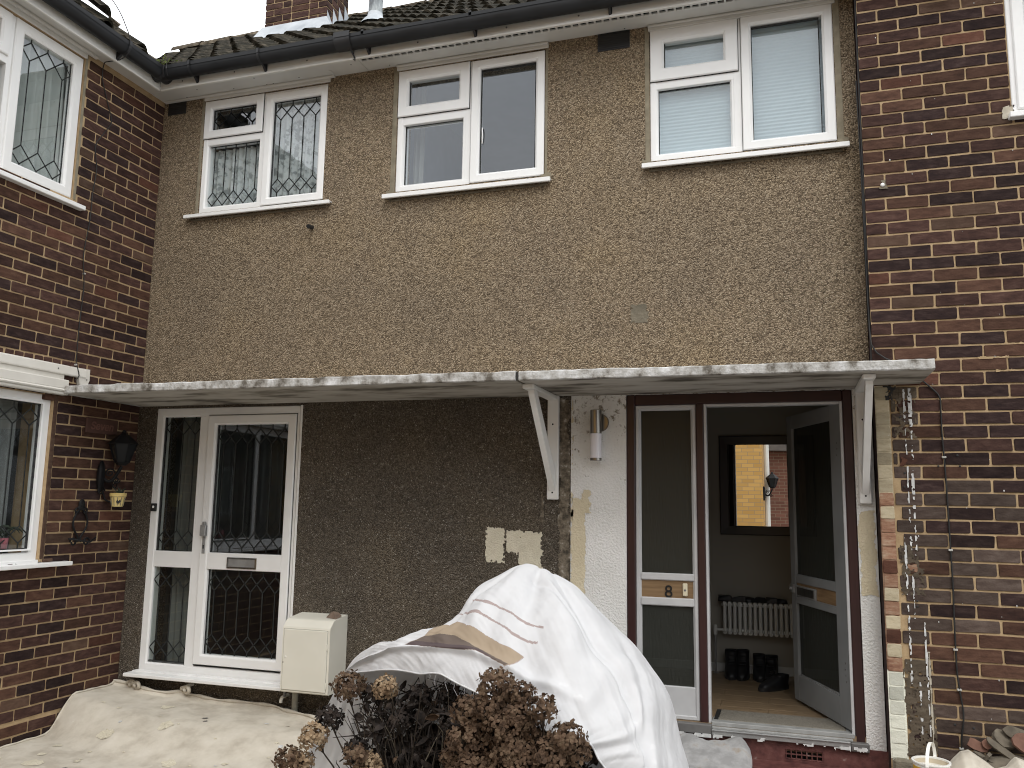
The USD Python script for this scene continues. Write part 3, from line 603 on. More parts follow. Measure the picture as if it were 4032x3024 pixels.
def gut_clip(par, x, wd=.020, rad=.060, lip=.040):
    pr = gutprof(rad, lip); 
    v, f = gutter_run((x, FYF), (x+wd, FYF), (0, -1), pr, GR)
    put(par, 'bracket', cat([(v, f), cbox(x-.002, x+wd+.002, FYF-.006, FYF-.001, GR-.085, GR-.02, .001), hull([(x+.002, FYF-.004, GR-.095), (x+wd-.002, FYF-.004, GR-.095), (x+.002, FYF-.05, GR-.055), (x+wd-.002, FYF-.05, GR-.055), (x+.002, FYF-.004, GR-.03), (x+wd-.002, FYF-.004, GR-.03)])]), 'gutter_bracket', smooth=30)
for x in (.50, 1.13): gut_clip(g0, x)
for x in (2.02, 2.86, 3.83, 4.7): gut_clip(g1, x)
u = put(H0, 'gutter_union', gutter_run((1.80, FYF), (1.93, FYF), (0, -1), gutprof(.066, .045), GR), 'gutter_bracket', smooth=30)
put(u, 'sealant_run', tube([(1.905, FYF-.09, GR-.05), (1.91, FYF-.05, GR-.075), (1.912, FYF-.006, GR-.10), (1.914, FYF-.004, GR-.125)], [.008, .008, .006, .003], 6), 'gutter_bracket')
put(H0, 'fascia_joint', cbox(1.8975, 1.9005, FYF-.004, FYF+.01, 4.815, 4.99, .0008), 'gasket_black')

# ---- roof
EY, EZ, PIT = -0.115, 4.936, 0.737
CP, SP = 1/math.hypot(1, PIT), PIT/math.hypot(1, PIT)
RIDY = 3.2; RIDZ = EZ+PIT*(RIDY-EY)
rp = [(-6.0, EY), (XR+5, EY), (XR+5, RIDY), (-6, RIDY)]
def roofz(y): return EZ+PIT*(y-EY)
roof = cat([(np.array([(FXL+.02, EY, roofz(EY)-.03), (XR+.6, EY, roofz(EY)-.03), (XR+.6, RIDY, RIDZ-.03), (-RIDY+EY+FXL, RIDY, RIDZ-.03)], float), tri([[0, 1, 2, 3]])),
            (np.array([(XR+.6, RIDY, RIDZ-.03), (-RIDY+EY+FXL, RIDY, RIDZ-.03), (-RIDY+EY+FXL, 6.8, 4.9), (XR+.6, 6.8, 4.9)], float), tri([[0, 1, 2, 3]]))])
R0 = put(H0, 'roof', roof, 'roof_tile')
TW, TG = .215, .335
def tile_mesh(o, e1, e2, n, w=TW, L=.40, th=.020, r=None, roll=.050):
    """interlocking tile: flat pan with one bold rounded roll; e1 across, e2 up the slope"""
    us = np.array([0, .02, .14, .170, .198, .235, .272, .295, .315])*w/.30; hs = np.array([.012, 0, 0, .55*roll, .86*roll, roll, .8*roll, .45*roll, .012])
    hs = hs+(r.uniform(-.002, .003, len(us)) if r is not None else 0)
    top = []
    for s, lift in ((0, .030), (.5*L, .014), (L, 0.)):
        jit = (r.uniform(-.006, .006) if (r is not None and s == 0) else 0)
        top.append([o+e1*u+e2*(s+jit)+n*(h+lift) for u, h in zip(us, hs)])
    under = [o+e1*u+e2*.003+n*(h+.030-th) for u, h in zip(us, hs)]
    P = np.array([under]+top); v, f = grid(P); return v, f
TMOSS = np.tile([0, 0, .35, 1, 1, 1, 1, 1, .5], 4)
e1, e2, nn = np.array([1., 0, 0]), np.array([0, CP, SP]), np.array([0, -SP, CP])
rt = np.random.default_rng(11); count = 0; rest = []
for i in range(13):
    for k in range(-12, 20):
        x0 = 1.0+k*TW+(0)+rt.uniform(-.004, .004); s = i*TG
        o = np.array([x0, EY-.035, roofz(EY-.035)])+e2*s+nn*.002
        if x0+TW*.5 < FXL-.02-(o[1]-EY): continue
        if o[1] > RIDY-.1: continue
        if 1.9 < o[1]+.12 < 2.55 and -.38 < x0+.11 < .36: continue                # the stack stands here
        m = tile_mesh(o, e1, e2, nn+rt.uniform(-.015, .015, 3), r=rt)
        px, z = project(m[0]); c = px.mean(0)
        if -80 < c[0] < 4100 and -60 < c[1] < 700 and count < 300: put(R0, 'tile', m, 'roof_tile', attr=('moss', TMOSS)); count += 1
        else: rest.append(m)
if rest: put(R0, 'tile_field', cat(rest), 'roof_tile', kind='stuff', attr=('moss', np.tile(TMOSS, len(rest))))
for k in range(17):
    x0 = -2.6+k*.45
    a = np.linspace(0, np.pi, 9); r1 = .115
    P = np.array([[(x, RIDY+r1*math.cos(t)*1.0, RIDZ-.03+r1*math.sin(t)*.9+(.012 if x > x0+.2 else 0)) for t in a] for x in (x0, x0+.44, x0+.445)])
    put(R0, 'ridge_tile', grid(P), 'roof_tile', smooth=40)
# moss and ferns in the valley gutter
rm = np.random.default_rng(5); ms = []
for i in range(260):
    c = np.array([FXL+.10+rm.normal(0, .05), FYF-.06+rm.normal(0, .04), 4.965+abs(rm.normal(0, .03))])
    d = rm.normal(0, 1, 3); d /= np.linalg.norm(d); e = np.cross(d, rm.normal(0, 1, 3)); e /= np.linalg.norm(e)
    s = rm.uniform(.008, .02); ms.append((np.array([c, c+d*s+e*s*.4, c+d*s*1.8, c+d*s-e*s*.4]), tri([[0, 1, 2, 3]])))
moss = solo('moss_clump', cat(ms), 'moss', 'green moss clump growing in the gutter corner where the roofs meet', 'moss')
meta(moss, kind='stuff')

# ---- chimney
CX0, CX1, CY0, CY1 = -.398, .365, 2.0, 2.46
ch = put(H0, 'chimney', box(CX0+.006, CX1-.006, CY0+.006, CY1-.006, 6.2, 8.6), 'mortar')
r = np.random.default_rng(4); fc, sc = front(CY0), side(CX1)
zb = 6.565
for i in range(16):
    z0 = zb+i*.0762; x = CX0-( .0 if i % 2 else .11)-.002
    pat = [.215, .1025] if i % 2 else [.1025, .215, .215]
    xs = CX0; kk = i % 3; seq = []
    L = [.213, .101, .213, .213] if i % 2 == 0 else [.101, .213, .213, .101, .101]
    tot = sum(L)+.01*(len(L)-1); sc_ = (CX1-CX0+.0)/(tot)
    for l in L:
        a, b = xs, xs+l*sc_; xs = b+.01*sc_
        put(ch, 'brick', fc(brickblock(a, b, z0, z0+.066, 0, r)), ['brick_purple', 'brick_brown', 'brick_purple'][r.integers(3)])
    y = CY0+.004; L = [.101, .213, .101] if i % 2 == 0 else [.213, .213]
    for l in L:
        if y+l > CY1+.02: l = CY1-y
        put(ch, 'brick', sc(brickblock(y, y+l, z0, z0+.066, 0, r)), ['brick_purple', 'brick_brown', 'brick_dark'][r.integers(3)]); y += l+.011
zf = roofz(CY0)
fl = [hull([(CX0-.03, CY0-.004, 6.672), (CX1+.005, CY0-.004, 6.672), (CX0-.06, CY0-.16, roofz(CY0-.16)+.058), (CX1+.10, CY0-.16, roofz(CY0-.16)+.058), (CX0-.03, CY0+.003, 6.672), (CX1, CY0+.003, 6.672), (CX0-.06, CY0, 6.5), (CX1+.1, CY0, 6.5)])]
put(ch, 'apron_flashing', cat(fl), 'lead_flashing')
for i in range(4):
    y0 = CY0+.01+i*.115; y1 = y0+.13; zz = roofz(y0)+.03
    q = [(CX1+.004+.002*i, y0, zz), (CX1+.004+.002*i, y1, zz+.096), (CX1+.004+.002*i, y0, zz+.215)]
    v = np.array(q+[(a-.003, b, c) for a, b, c in q], float)
    put(ch, 'step_flashing', (v, np.array([[0, 1, 2], [3, 5, 4], [0, 3, 4], [0, 4, 1], [1, 4, 5], [1, 5, 2], [2, 5, 3], [2, 3, 0]])), 'lead_flashing')
put(ch, 'side_flashing', hull([(CX1+.002, CY0-.05, roofz(CY0-.05)+.04), (CX1+.13, CY0-.05, roofz(CY0-.05)+.06), (CX1+.002, CY1+.05, roofz(CY1+.05)+.04), (CX1+.13, CY1+.05, roofz(CY1+.05)+.06), (CX1+.002, CY0-.05, roofz(CY0)), (CX1+.002, CY1, roofz(CY1)+.07), (CX1+.13, CY1, roofz(CY1))]), 'lead_flashing')
# soil vent pipe through the tiles
vp = put(H0, 'vent_pipe', tube([(1.486, 1.0, 5.70), (1.486, 1.0, 7.2)], .064, 20), 'galvanised', smooth=40)
put(vp, 'collar', lathe([(.14, 5.77), (.10, 5.83), (.072, 5.86), (.066, 5.90)], 20, (1.486, 1.0, 0)), 'lead_flashing', smooth=40)
put(vp, 'flashing', (np.array([(1.30, .90, roofz(.90)+.062), (1.66, .90, roofz(.90)+.062), (1.68, 1.2, roofz(1.2)+.05), (1.28, 1.2, roofz(1.2)+.05)]), tri([[0, 1, 2, 3]])), 'lead_flashing')

# ------------------------------------------------------------------ number seven's door
FD = front(YL+.012)
P7 = put(H0, 'front_door', FD(cat([ring(*D7, fprof(.068, -.07, 0.004)), bar(.584, .664, .30, 2.22, -.07, .002), bar(.20, .60, 1.036, 1.157, -.07, -.0005)])), 'pvc_white', label='white plastic front door with leaded side light and letter box')
sash = (.668, 1.440, .347, 2.190)
put(P7, 'door_leaf', FD(cat([ring(*sash, [(0, -.05), (0, .012), (.006, .018), (.060, .018), (.072, .004), (.072, -.05)]), bar(.735, 1.375, 1.036, 1.158, -.05, .014)])), 'pvc_white')
put(P7, 'shadow_gap', FD(ring(.664, 1.446, .342, 2.196, [(0, -.04), (0, .0055), (.005, .0055), (.005, -.04)])), 'gasket_black')
for g, l in (((.250, .586, 1.158, 2.202), (True, True, 3, .115)), ((.240, .578, .340, 1.036), (True, True, 3, .115)), ((.742, 1.384, 1.158, 2.125), (True, True, 6, .115)), ((.738, 1.374, .410, 1.034), (True, True, 6, .115))):
    pane(P7, FD, *g, -.02, 'door_glass', l)
lb = put(P7, 'letterbox', FD(ring(.917, 1.169, 1.049, 1.129, [(0, .012), (0, .022), (.009, .024), (.011, .020), (.011, .012)])), 'steel_brushed')
put(lb, 'flap', FD(bar(.927, 1.159, 1.059, 1.119, .012, .019, .002)), 'aluminium')
hd = put(P7, 'door_handle', FD(bar(.689, .716, 1.150, 1.375, .016, .024, .002)), 'aluminium')
put(hd, 'lever', FD(cat([bar(.680, .730, 1.278, 1.362, .024, .050, .004), bar(.690, .716, 1.362, 1.385, .020, .040, .003)])), 'aluminium')
put(hd, 'lock_cylinder', FD(bar(.698, .709, 1.185, 1.212, .022, .028, .002)), 'gasket_black')
put(P7, 'threshold', front(0.0)(cat([bar(.165, 1.51, .2455, .270, -.11, .0, .004), bar(.172, 1.505, .262, .276, -.14, -.085, .003)])), 'pvc_white')
put(P7, 'frame_trim', FD(bar(1.4705, 1.492, .27, 2.256, -.05, .014, .003)), 'pvc_white')
room(H0, FL, .15, 1.6, .27, 2.4, 2.4, 'room_dark')
solo('curtain', FD(wavy(.25, .43, .30, 2.2, -.20, .014, 3, 4, 50)), 'grey_curtain', 'grey curtain hanging behind the side light of the white leaded door', 'curtain', smooth=True)
# brickwork below the threshold
for i, (a, b) in enumerate(((.12, .33), (.345, .45), (.64, .74), (.90, 1.11), (1.12, 1.33), (1.34, 1.45))):
    put(H0, 'plinth_brick', FL(brickblock(a, b, .17, .235, -.004, rt)), ['brick_red', 'brick_dark', 'brick_brown'][i % 3])
put(H0, 'plinth_brick', FL(brickblock(.12, .33, .095, .162, -.004, rt)), 'brick_brown')
db = thing('doorbell', 'small black doorbell with a white button on the white leaded door frame', 'doorbell')
put(db, 'case', FD(bar(.190, .241, 1.455, 1.515, .005, .020, .004)), 'gasket_black')
put(db, 'button', FD((lambda m: (m[0]*[1, .5, 1]+[.2155, .021, 1.488], m[1]))(ball((0, 0, 0), .010, 2))), 'pvc_white')
for i, (x, z) in enumerate(((.665, .205), (1.470, .195))):
    t = thing('overflow_pipe', ['white bent overflow pipe end under the middle of the white door sill', 'white bent overflow pipe end below the white door sill beside the meter box'][i], 'pipe')
    put(t, 'pipe', tube([(x+.02, .15, z), (x+.02, .085, z), (x+.016, .068, z-.006), (x+.012, .062, z-.022), (x+.012, .061, z-.04)], .012, 10), 'pvc_aged', smooth=True)

# ------------------------------------------------------------------ number eight's door
D8F = front(YL+.013)
P8 = put(H0, 'front_door', D8F(cat([bar(3.902, 3.956, .262, 2.268, -.09, .012, .006), bar(4.3435, 4.392, .262, 2.205, -.09, .010, .006), bar(5.216, 5.270, .20, 2.268, -.09, .012, .006), bar(3.955, 5.217, 2.200, 2.2685, -.09, .011, .006)])), 'maroon_paint', label='maroon framed doorway with glazed side light and open grey door')
sl = put(P8, 'side_light', D8F(cat([ring(3.957, 4.3425, .266, 2.199, [(0, -.06), (0, -.008), (.004, -.004), (.020, -.004), (.034, -.022), (.034, -.06)]), bar(3.985, 4.318, 1.092, 1.136, -.06, -.006, .006), bar(3.985, 4.318, .936, .986, -.06, -.006, .006), bar(3.985, 4.318, .27, .457, -.06, -.010, .004)])), 'grey_paint')
put(sl, 'pane', D8F(quad(3.985, 4.320, 1.134, 2.172, -.030)), 'obscure_glass'); put(sl, 'pane', D8F(quad(3.985, 4.320, .455, .938, -.030)), 'obscure_glass')
put(sl, 'number_panel', D8F(bar(3.987, 4.320, .982, 1.094, -.045, -.020, .002)), 'oak')
tm = meshkit.text_mesh('8', .070, .004, bold=True); tv = np.array(tm.vertices); tv = tv-[tv[:, 0].mean(), 0, 0]
put(sl, 'house_number', D8F((np.stack([tv[:, 0]*.9+4.157, tv[:, 2]-.0195, tv[:, 1]+.990], 1), np.array(tm.faces)[:, ::-1])), 'black_print')
bp = put(sl, 'bell_push', D8F(bar(4.247, 4.276, 1.000, 1.078, -.02, -.006, .004)), 'ivory_plastic')
put(bp, 'button', D8F((lambda m: (m[0]*[1, .5, 1]+[4.2615, -.006, 1.036], m[1]))(ball((0, 0, 0), .007, 2))), 'bronze_grey')
put(P8, 'door_lining', D8F(cat([bar(4.3925, 4.408, .262, 2.200, -.07, .004, .003), bar(5.198, 5.2155, .262, 2.200, -.07, .003, .003), bar(4.408, 5.198, 2.184, 2.1995, -.07, .004, .003)])), 'grey_paint')
put(P8, 'threshold', D8F(cat([bar(4.410, 5.212, .250, .275, -.12, .012, .003), bar(4.412, 5.20, .236, .2495, -.05, .03, .003)])), 'sill_grey')
put(P8, 'water_bar', front(.10)(cat([bar(4.414, 5.185, .206, .238, -.05, .003, .003), bar(4.414, 5.185, .232, .240, .003, .009, .002)])), 'aluminium')
put(P8, 'timber_sill', front(.105)(bar(3.90, 4.413, .206, .262, -.05, .006, .005)), 'bronze_grey'); put(P8, 'timber_sill', front(.105)(bar(5.186, 5.285, .188, .236, -.05, .006, .005)), 'bronze_grey')
v, f = ragged(3.92, 4.41, .190, .212, 77, .01, .005); v = v.copy(); v[:, 1] = .008
put(P8, 'flaking_paint', front(.105)((v, f)), 'white_paint_drip')
for a, b, s in ((4.52, 4.72, 5), (4.86, 4.99, 6), (5.03, 5.19, 7), (5.19, 5.28, 8), (4.42, 4.48, 9)):
    v, f = ragged(a, b, .190, .218, s, .012, .005); v = v.copy(); v[:, 1] = .0045+.004*(a > 5.15)
    put(P8, 'flaking_paint', front(.10)((v, f)), 'white_paint_drip')
# the leaf, standing open into the hall
dd = np.array([4.893-5.2, .943-.15, 0]); dd /= np.linalg.norm(dd)
LF = Frame((5.199, .155, 0), dd, (-dd[1], dd[0], 0))
LFW = .845
leaf = put(P8, 'door_leaf', LF(cat([bar(0, .150, .285, 2.192, -.042, 0, .003), bar(.765, LFW, .285, 2.192, -.042, 0, .003), bar(.149, .766, 2.098, 2.191, -.041, -.001, .003), bar(.149, .766, 1.055, 1.112, -.041, -.001, .003), bar(.149, .766, .920, .968, -.041, -.001, .003), bar(.149, .766, .286, .452, -.041, -.001, .003)])), 'grey_paint_shaded', label='open grey glazed door leaf')
put(leaf, 'pane', LF(quad(.148, .768, 1.108, 2.10, -.018)), 'obscure_glass'); put(leaf, 'pane', LF(quad(.148, .768, .45, .922, -.018)), 'obscure_glass')
put(leaf, 'glazing_bead', LF(bar(.150, .766, .452, .460, -.018, -.006, .001)), 'aluminium')
put(leaf, 'letter_panel', LF(bar(.149, .766, .966, 1.057, -.036, -.008, .002)), 'oak')
lb = put(leaf, 'letterbox', LF(bar(.442, .765, .968, 1.040, -.008, .002, .003)), 'aluminium')
put(lb, 'flap', LF(bar(.465, .735, .978, 1.030, .002, .006, .002)), 'steel_brushed')
put(leaf, 'lock', LF(cat([bar(.778, .842, .985, 1.045, .0, .012, .004), bar(.800, .815, 1.005, 1.025, .012, .03, .003)])), 'aluminium')
put(leaf, 'latch', LF(bar(.846, .862, 1.445, 1.520, -.035, -.005, .003)), 'aluminium')
for u, z in ((.055, 1.95), (.055, 1.915), (.060, 1.875), (.056, .62), (.05, .655), (.052, .585), (.045, .55)):
    put(leaf, 'screw', LF((lambda m: (m[0]*[1, .4, 1]+[u, .0005, z], m[1]))(ball((0, 0, 0), .006, 1))), 'bronze_grey')

# ---- red step
put(H0, 'plinth', front(.125)(slabwall(3.60, 5.385, -.1, .200, [(4.828, 5.036, .106, .162)], -.1, 0)), 'red_step_paint')
av = put(H0, 'air_brick', front(.128)(quad(4.828, 5.036, .106, .162, -.03)), 'gasket_black')
for k in range(8): put(av, 'bar', front(.125)(bar(4.830+k*.0285, 4.836+k*.0285, .106, .162, -.02, -.002, .001)), 'red_step_paint')
for k in range(3): put(av, 'bar', front(.125)(bar(4.828, 5.036, .1075+k*.025, .1125+k*.025, -.02, -.003, .001)), 'red_step_paint')
put(H0, 'door_step', cbox(3.62, 5.385, -.40, .124, -.1, .094, .012), 'red_step_paint')

# ---- the hall behind
HY = 1.82; HF = .268
put(H0, 'hall_wall', cat([box(1.70, XR-.03, HY, HY+.08, HF, 2.45), box(1.70, 1.74, .40, HY, HF, 2.45), box(XR-.06, XR-.025, .40, HY, HF, 2.45)]), 'hall_wall')
put(H0, 'hall_ceiling', box(1.7, XR-.02, .39, HY, 2.40, 2.448), 'hall_wall')
hf = put(H0, 'hall_floor', box(1.7, XR-.02, .14, HY, .15, HF-.004), 'hall_floor')
for k in range(9):
    y0 = .27+k*.175
    for j in range(3):
        x0 = 3.45+j*.64+(k % 2)*.3-.3
        a, b = max(3.48, x0), min(5.31, x0+.637)
        if b > a: put(hf, 'floorboard', cbox(a, b, y0, min(y0+.173, HY-.012), HF-.004, HF, .0015), 'hall_floor')
put(H0, 'skirting_board', cat([cbox(3.48, 5.31, HY-.016, HY-.001, HF, HF+.068, .004)]), 'skirting_white')

# ------------------------------------------------------------------ brick wing on the left (faces right) and brick house on the right
CO = 0.0762; HB = 0.11693; ZR = 4.6228; ZL = 3.4355; DYL = 0.1703
HL = thing('brick_house', 'dark red brick wing at the left edge with white leaded windows', 'house')
SX = side(0.0)
LY0 = -3.3
UW = (-2.55, -.687, 3.700, 4.792); LW = (-2.30, -.682, 1.112, 2.256)
wl = put(HL, 'wall', side(-.0045)(slabwall(LY0, .25, -.1, 4.86, [UW, LW], -.28, 0)), 'mortar')
rects = []
def keepL(b):
    for h in (UW, LW, (-2.6, -.60, 2.27, 2.45)):
        pass
    return cut(b, [UW, LW])
UWb, LWb = (UW[0], -.666, UW[2], UW[3]), (LW[0], -.650, LW[2], LW[3])
for m in range(-19, 47):
    zc = ZL-(m+.5)*CO - (.018 if m >= 44 else 0)
    z0, z1 = zc-.033, zc+.033
    if z1 > 4.85: continue
    ks = range(-1 if m % 2 == 0 else 0, 30, 2)
    for k in ks:
        y1, y0 = DYL-k*HB-.005, DYL-(k+2)*HB+.005
        y1 = min(y1, .158)
        if y1-y0 < .02: continue
        if m == 12 and y0 < -.60:
            for q in range(3):
                a = y0+(y1-y0)*q/3; c = cut((a+.003, a+(y1-y0)/3-.003, z0, z1), [UWb, LWb])
                if c: rects.append((*c, 'brick_dark'))
            continue
        c = cut((max(y0, LY0), y1, z0, z1), [UWb, LWb])
        if c: rects.append(c)
lay(wl, rects, SX, 0.0, choose_dark, 300, 21)
put(HL, 'end_wall', box(-6, -.29, LY0, LY0+.25, -.1, 4.86), 'brick_purple'); put(HL, 'rear_wall', box(-6, -5.8, LY0, 6.4, -.1, 4.86), 'room_dark')
FLW = side(-.030)
wu = put(HL, 'window', FLW(cat([ring(*UW, fprof(.055, -.07, 0)), bar(-1.300, -1.262, UW[2]+.03, UW[3]-.03, -.07, -.001), bar(UW[0]+.03, -1.29, 4.432, 4.492, -.07, -.002)])), 'pvc_white', label='upstairs leaded window of the brick wing')
def casement(win, s, g, lead, gm='window_glass'):
    W = g[0]-s[0]; put(win, 'sash', FLW(ring(*s, [(0, -.05), (0, .010), (.006, .016), (W-.016, .016), (W-.001, .002), (W-.001, -.05)])), 'pvc_white')
    pane(win, FLW, *g, -.020, gm, lead)
casement(wu, (-1.264, -.690, 3.706, 4.786), (-1.187, -.762, 3.760, 4.724), (True, True, 3, .135))
casement(wu, (-1.86, -1.298, 4.485, 4.788), (-1.79, -1.345, 4.545, 4.735), (True, False, 4, .12))
pane(wu, FLW, -1.85, -1.335, 3.76, 4.418, -.036, 'window_glass', (False, True, 4, .13))
put(wu, 'sill', side(.0)(bar(UW[0]-.05, -.610, 3.632, 3.664, -.05, .052, .004)), 'pvc_white'); put(wu, 'sill_upstand', side(.0)(bar(UW[0], -.69, 3.662, 3.702, -.06, -.008, .003)), 'pvc_white')
put(wu, 'reveal', side(0)(bar(-.6845, -.664, 3.70, 4.84, -.06, .003, .003)), 'reveal_cement')
put(wu, 'head_trim', side(0)(bar(UW[0], -.672, 4.793, 4.850, -.05, .004, .004)), 'soffit_white')
wb = put(HL, 'window', FLW(cat([ring(*LW, fprof(.062, -.07, 0)), bar(-1.50, -1.43, LW[2]+.03, LW[3]-.03, -.07, -.001)])), 'pvc_white', label='downstairs leaded window of the brick wing')
pane(wb, FLW, -1.43, -.750, 1.200, 2.188, -.024, 'window_glass', (True, True, 5, .115)); pane(wb, FLW, -2.24, -1.50, 1.200, 2.188, -.024, 'window_glass', (True, True, 5, .115))
put(wb, 'glazing_step', FLW(ring(-1.44, -.738, 1.188, 2.200, [(0, -.03), (0, .006), (.010, .002), (.011, -.03)])), 'pvc_white')
put(wb, 'sill', side(.0)(cat([bar(LW[0]-.05, -.463, 1.076, 1.104, -.05, .075, .004), bar(LW[0], -.69, 1.100, 1.124, -.06, .0, .003)])), 'pvc_white')
put(wb, 'reveal', side(0)(bar(-.6795, -.650, 1.128, 2.262, -.06, .0035, .003)), 'brick_buff')
put(wb, 'reveal_cement', side(0)(bar(-.655, -.57, 1.104, 1.128, -.06, .006, .006)), 'brick_buff')
room(HL, side(0), UW[0]-.05, -.60, 3.6, 4.84, 2.0, 'room_dark'); room(HL, side(0), LW[0]-.05, -.60, 1.0, 2.35, 2.4, 'room_dark')
solo('curtain', SX(cat([wavy(-1.30, -.72, 3.72, 4.76, -.11, .016, 6, 12, 120), wavy(-2.4, -1.32, 3.72, 4.76, -.11, .016, 8, 14, 120)])), 'pale_curtain', 'pale grey pleated curtain in the upstairs window of the left brick wing', 'curtain', smooth=True)
solo('curtain', SX(cat([wavy(-1.30, -.79, 1.14, 2.23, -.20, .016, 5, 16, 120), wavy(-2.2, -1.32, 1.14, 2.23, -.20, .016, 8, 17, 120)])), 'grey_curtain', 'grey pleated curtain in the downstairs window of the left brick wing', 'curtain', smooth=True)
# weather strip and fascia over the downstairs window
prof = [(0, 2.478), (.0, 2.415), (.006, 2.410), (.030, 2.412), (.034, 2.420), (.030, 2.470), (.012, 2.482)]
fl = cat([grid(np.array([[(y, w, z-(.0)) for w, z in prof+prof[:1]] for y in (-2.6, -.455)]))])
put(HL, 'flashing_strip', cat([SX(fl), SX((lambda m: (np.stack([m[0][:, 0], m[0][:, 2]+.001, m[0][:, 1]], 1), m[1]))(extrude(Polygon([(-.60, 2.478), (-.415, 2.481), (-.412, 2.40), (-.43, 2.362), (-.452, 2.355), (-.50, 2.36), (-.515, 2.42)]), .026)))]), 'pvc_aged')
put(HL, 'window_fascia', SX(cat([bar(-2.6, -.620, 2.306, 2.372, -.02, .058, .006), bar(-2.6, -.632, 2.372, 2.412, -.02, .020, .004), bar(-2.6, -.618, 2.286, 2.3055, -.02, .070, .008), bar(-2.6, -.618, 2.264, 2.2855, -.02, .058, .006)])), 'pvc_aged')
for y, z in ((-.705, 2.447), (-.445, 2.402)): put(HL, 'screw', SX((lambda m: (m[0]*[1, .4, 1]+[y, .034, z], m[1]))(ball((0, 0, 0), .006, 1))), 'bronze_grey')
# eaves of the wing
put(HL, 'soffit_board', cat([box(-.02, FXL-.03, LY0, .0, SOF+.004, SOF+.016)]), 'soffit_white')
put(HL, 'soffit_batten', cbox(.004, .035, LY0, -.60, SOF-.018, SOF+.003, .004), 'soffit_white')
put(HL, 'fascia', cat([cbox(FXL-.018, FXL, LY0, FYF-.001, 4.818, 5.0, .004), cbox(FXL-.004, FXL+.006, LY0, FYF-.008, 4.818, 4.834, .003)]), 'fascia_white')
def gut_y(y0, y1, prof, zr):
    v, f = gutter_run((FXL, y0), (FXL, y1), (1, 0), prof, zr); return v, f
gl = put(HL, 'gutter', gut_y(LY0, FYF-.118, GP, GR), 'gutter_black', smooth=30)
for y in (-.56, -1.5, -2.4):
    put(gl, 'bracket', cat([gut_y(y, y+.025, gutprof(.060, .040), GR), hull([(FXL+.004, y+.002, GR-.095), (FXL+.004, y+.022, GR-.095), (FXL+.05, y+.002, GR-.055), (FXL+.05, y+.022, GR-.055), (FXL+.004, y+.002, GR-.03), (FXL+.004, y+.022, GR-.03)])]), 'gutter_bracket', smooth=30)
cn = cat([gutter_run((FXL, FYF-.118), (FXL, FYF), (1, 0), gutprof(.059, .039), GR), gutter_run((FXL, FYF), (FXL+.125, FYF), (0, -1), gutprof(.0585, .0385), GR-.001)])
put(HL, 'gutter_corner', cn, 'gutter_bracket', smooth=30)
for k in range(9):
    a = rm.uniform(-.05, .06); put(HL, 'sealant_run', tube([(FXL+.12+a, FYF-.12-a*.5, GR+.03), (FXL+.12+a+rm.normal(0, .01), FYF-.118-a*.5, GR-.01), (FXL+.10+a, FYF-.10, GR-.05)], [.003, .004, .003], 5), 'gutter_bracket')
RL = put(HL, 'roof', (np.array([(FXL+.04, LY0, roofz(EY-.03)-.03), (FXL+.04, EY, roofz(EY-.03)-.03), (-3.1, RIDY, RIDZ-.03), (-3.1, LY0, RIDZ-.03)], float), tri([[0, 1, 2, 3]])), 'roof_tile')
LP = lambda x: EZ+PIT*(FXL+.042-x)
e1, e2, nn = np.array([0, -1., 0]), np.array([-CP, 0, SP]), np.array([SP, 0, CP])
for i in range(7):
    for k in range(15):
        s = i*TG; o = np.array([FXL+.077, -.02-k*TW+rt.uniform(-.004, .004), LP(FXL+.077)])+e2*s+nn*.002
        if (o[1]-TW*.5) > EY-(o[0]-FXL)*-1+.0 and i > 0: pass
        if o[1]-TW*.5-EY > -(o[0]-FXL)+.05: continue
        put(RL, 'tile', tile_mesh(o, e1, e2, nn+rt.uniform(-.02, .02, 3), r=rt, roll=.05), 'roof_tile', attr=('moss', TMOSS))
o = np.array([.05, -.52, LP(.05)])+nn*.09
put(RL, 'tile', tile_mesh(o, e1*.99+nn*.12, e2*.93+nn*.10, nn, L=.46, th=.03, r=rt, roll=.05), 'roof_tile', attr=('moss', TMOSS), label='loose tile lifted above the others')
for k, yy in enumerate((-.60, -.25)):
    o = np.array([.12, yy+.1, LP(.12)])+nn*.035
    put(RL, 'tile', tile_mesh(o, e1*.98+e2*.08, e2*.97+nn*.05, nn, r=rt, roll=.05), 'roof_tile', attr=('moss', TMOSS))

